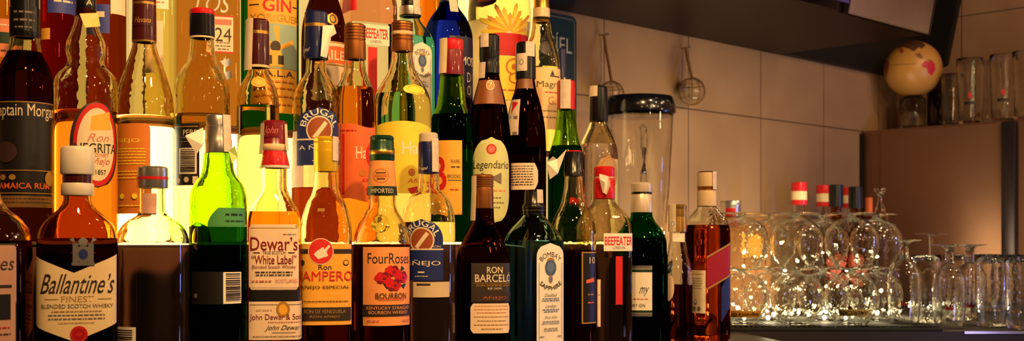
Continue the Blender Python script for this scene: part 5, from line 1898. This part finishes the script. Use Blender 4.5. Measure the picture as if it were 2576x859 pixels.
# glass fishing floats hung from pegs
def gfloat(u0, v0, u1, v1, rad, label):
    D = YW - .012
    x0, y0, d0 = at_row(u0, D)
    z0 = CZ + (H0 - v0) / F * d0
    x1, y1, d1_ = at_row(u1, YW - .05)
    z1 = CZ + (H0 - v1) / F * d1_
    R_ = rad / (F / d1_)
    root = empty('hanging_glass_float', (x1, YW - .005 - R_ * 1.12, z1 - R_))
    tag(root, label, 'glass float', 'glass fishing floats hanging on the tiled wall')
    n = 26
    def ball(r_, fl):
        bm = bmesh.new(); bmesh.ops.create_uvsphere(bm, u_segments=32, v_segments=20, radius=r_)
        if fl: bmesh.ops.reverse_faces(bm, faces=bm.faces[:])
        bmesh.ops.translate(bm, vec=(0, 0, R_), verts=bm.verts[:])
        return bm
    bm = ball(R_, False)
    b2 = ball(R_ * .94, True)
    me = bpy.data.meshes.new('tmp'); b2.to_mesh(me); b2.free(); bm.from_mesh(me); bpy.data.meshes.remove(me)
    bm_obj('glass_ball', bm, GW, root)
    rope = paint('hemp_rope', rgb(150, 108, 66), .8, grain=.2, scale=300)
    V_, F_ = [], []
    def addt(path, r_):
        vv, ff = tube_pts(path, r_, 6); o = len(V_); V_.extend(vv); F_.extend([tuple(i + o for i in f) for f in ff])
    for k_ in range(5):
        a = pi * k_ / 5
        addt([(R_ * 1.03 * sin(t) * cos(a), R_ * 1.03 * sin(t) * sin(a), R_ + R_ * 1.03 * cos(t)) for t in [2 * pi * i / 28 for i in range(29)]], .0008)
    for la in (-.5, .45):
        addt([(R_ * 1.03 * cos(la) * cos(t), R_ * 1.03 * cos(la) * sin(t), R_ + R_ * 1.03 * sin(la)) for t in [2 * pi * i / 28 for i in range(29)]], .0008)
    mesh_obj('rope_net', V_, F_, rope, parent=root)
    lx, lz = x0 - x1, z0 - (z1 - R_)
    lyk = D - (YW - .005 - R_ * 1.12)
    vv, ff = tube_pts([(0, 0, R_ * 2.02), (lx * .33, lyk * .33, R_ * 2 + (lz - R_ * 2) * .33), (lx * .66, lyk * .7, R_ * 2 + (lz - R_ * 2) * .66), (lx, lyk, lz)], .0034)
    mesh_obj('hanging_rope', vv, ff, rope, parent=root)
    vv, ff = tube_pts([(lx, lyk + .0115, lz), (lx, lyk - .012, lz + .002)], .003)
    mesh_obj('peg', vv, ff, C_SILV, parent=root)


gfloat(1725, 122, 1748, 230, 34, 'glass fishing float in rope net, hanging right of the blender')
gfloat(1520, 90, 1550, 236, 32, 'glass fishing float in rope net, partly hidden behind the blender lid')

# ================================================================ LIGHT
def point(name, loc, col, w, rad=.03):
    l = bpy.data.lights.new(name, 'POINT'); l.color = col; l.energy = w; l.shadow_soft_size = rad
    o = bpy.data.objects.new(name, l); COL.objects.link(o); o.location = loc
    return o


def spot(name, loc, tgt, col, w, ang=70, rad=.04, blend=.6):
    l = bpy.data.lights.new(name, 'SPOT'); l.color = col; l.energy = w; l.shadow_soft_size = rad; l.spot_size = radians(ang); l.spot_blend = blend
    o = bpy.data.objects.new(name, l); COL.objects.link(o); o.location = loc
    o.rotation_euler = (Vector(tgt) - Vector(loc)).to_track_quat('-Z', 'Y').to_euler()
    return o


AMB = (1.0, .54, .19)
spot('ceiling_spot_rum', (.25, .45, 2.25), (.75, 1.32, 1.38), AMB, 62, 62)
spot('ceiling_spot_gin', (.85, .30, 2.25), (1.15, 1.35, 1.40), AMB, 72, 62)
spot('ceiling_spot_whisky', (1.65, .35, 2.3), (1.65, 1.3, 1.2), (1, .62, .32), 20, 55)
spot('ceiling_spot_glasses', (2.15, .75, 2.35), (2.3, 1.35, 1.05), (1, .70, .36), 28, 55)
spot('ceiling_spot_glassware', (2.85, 1.0, 2.0), (2.4, 1.25, 1.05), (1, .80, .50), 20, 75)
spot('ceiling_spot_wall', (1.75, .2, 1.72), (2.45, 1.74, 1.22), (1, .56, .25), 17, 62)
for i, (x, y, z, w) in enumerate(((.1, -.35, 1.75, 5), (.8, -.6, 1.9, 6), (1.5, -.3, 2.0, 5), (2.2, -.5, 1.8, 6), (2.5, .1, 1.5, 3), (2.0, .2, 2.1, 4), (2.75, .3, 2.2, 5), (1.2, -.9, 1.5, 4), (2.35, .55, 1.9, 3))):
    point('bar_and_fill_bulb', (x, y, z), (1, .64, .32), w, .028)
for i in range(4):
    point('blue_lamp', (2.86, .42, 1.10 + .09 * i), (.20, .32, 1.0), 2.0, .03)
point('counter_fill', (2.05, .62, .98), (.50, .42, 1.0), .8, .04)  # unseen violet light added to tint the counter front
point('bar_and_fill_bulb', (1.62, .55, 1.62), (1, .66, .34), 1.6, .028)  # unseen warm light added to brighten the glass stickers
spot('fill_spot_corner', (2.5, .5, 2.3), (3.5, 1.25, 1.75), (1, .58, .30), 14, 60)  # unseen spot added to brighten the right wall

W_ = bpy.data.worlds.new('bar_gloom'); SC.world = W_; W_.use_nodes = True
bgn = W_.node_tree.nodes['Background']
bgn.inputs[0].default_value = (.030, .017, .010, 1); bgn.inputs[1].default_value = 1.0

# ================================================================ CAMERA
cd = bpy.data.cameras.new('camera'); cam = bpy.data.objects.new('camera', cd); COL.objects.link(cam)
cam.location = (0, 0, CZ)
cam.rotation_euler = (radians(90), 0, -atan2(FW.x, FW.y))
cd.sensor_width = 36; cd.sensor_fit = 'HORIZONTAL'
cd.lens = 36 * F / 2576
cd.shift_y = (H0 - 859 / 2) / 2576
cd.clip_start = .02
cd.dof.use_dof = True; cd.dof.focus_distance = 1.55; cd.dof.aperture_fstop = 9.0
SC.camera = cam

vs_ = SC.view_settings
vs_.view_transform = 'Standard'; vs_.look = 'None'; vs_.exposure = 0.0; vs_.gamma = 1.0; vs_.use_curve_mapping = False
cy = SC.cycles
cy.max_bounces = 28; cy.transmission_bounces = 26; cy.glossy_bounces = 8; cy.diffuse_bounces = 3; cy.transparent_max_bounces = 8
cy.caustics_reflective = False; cy.caustics_refractive = False
cy.sample_clamp_indirect = 6.0; cy.sample_clamp_direct = 0
cy.use_denoising = True
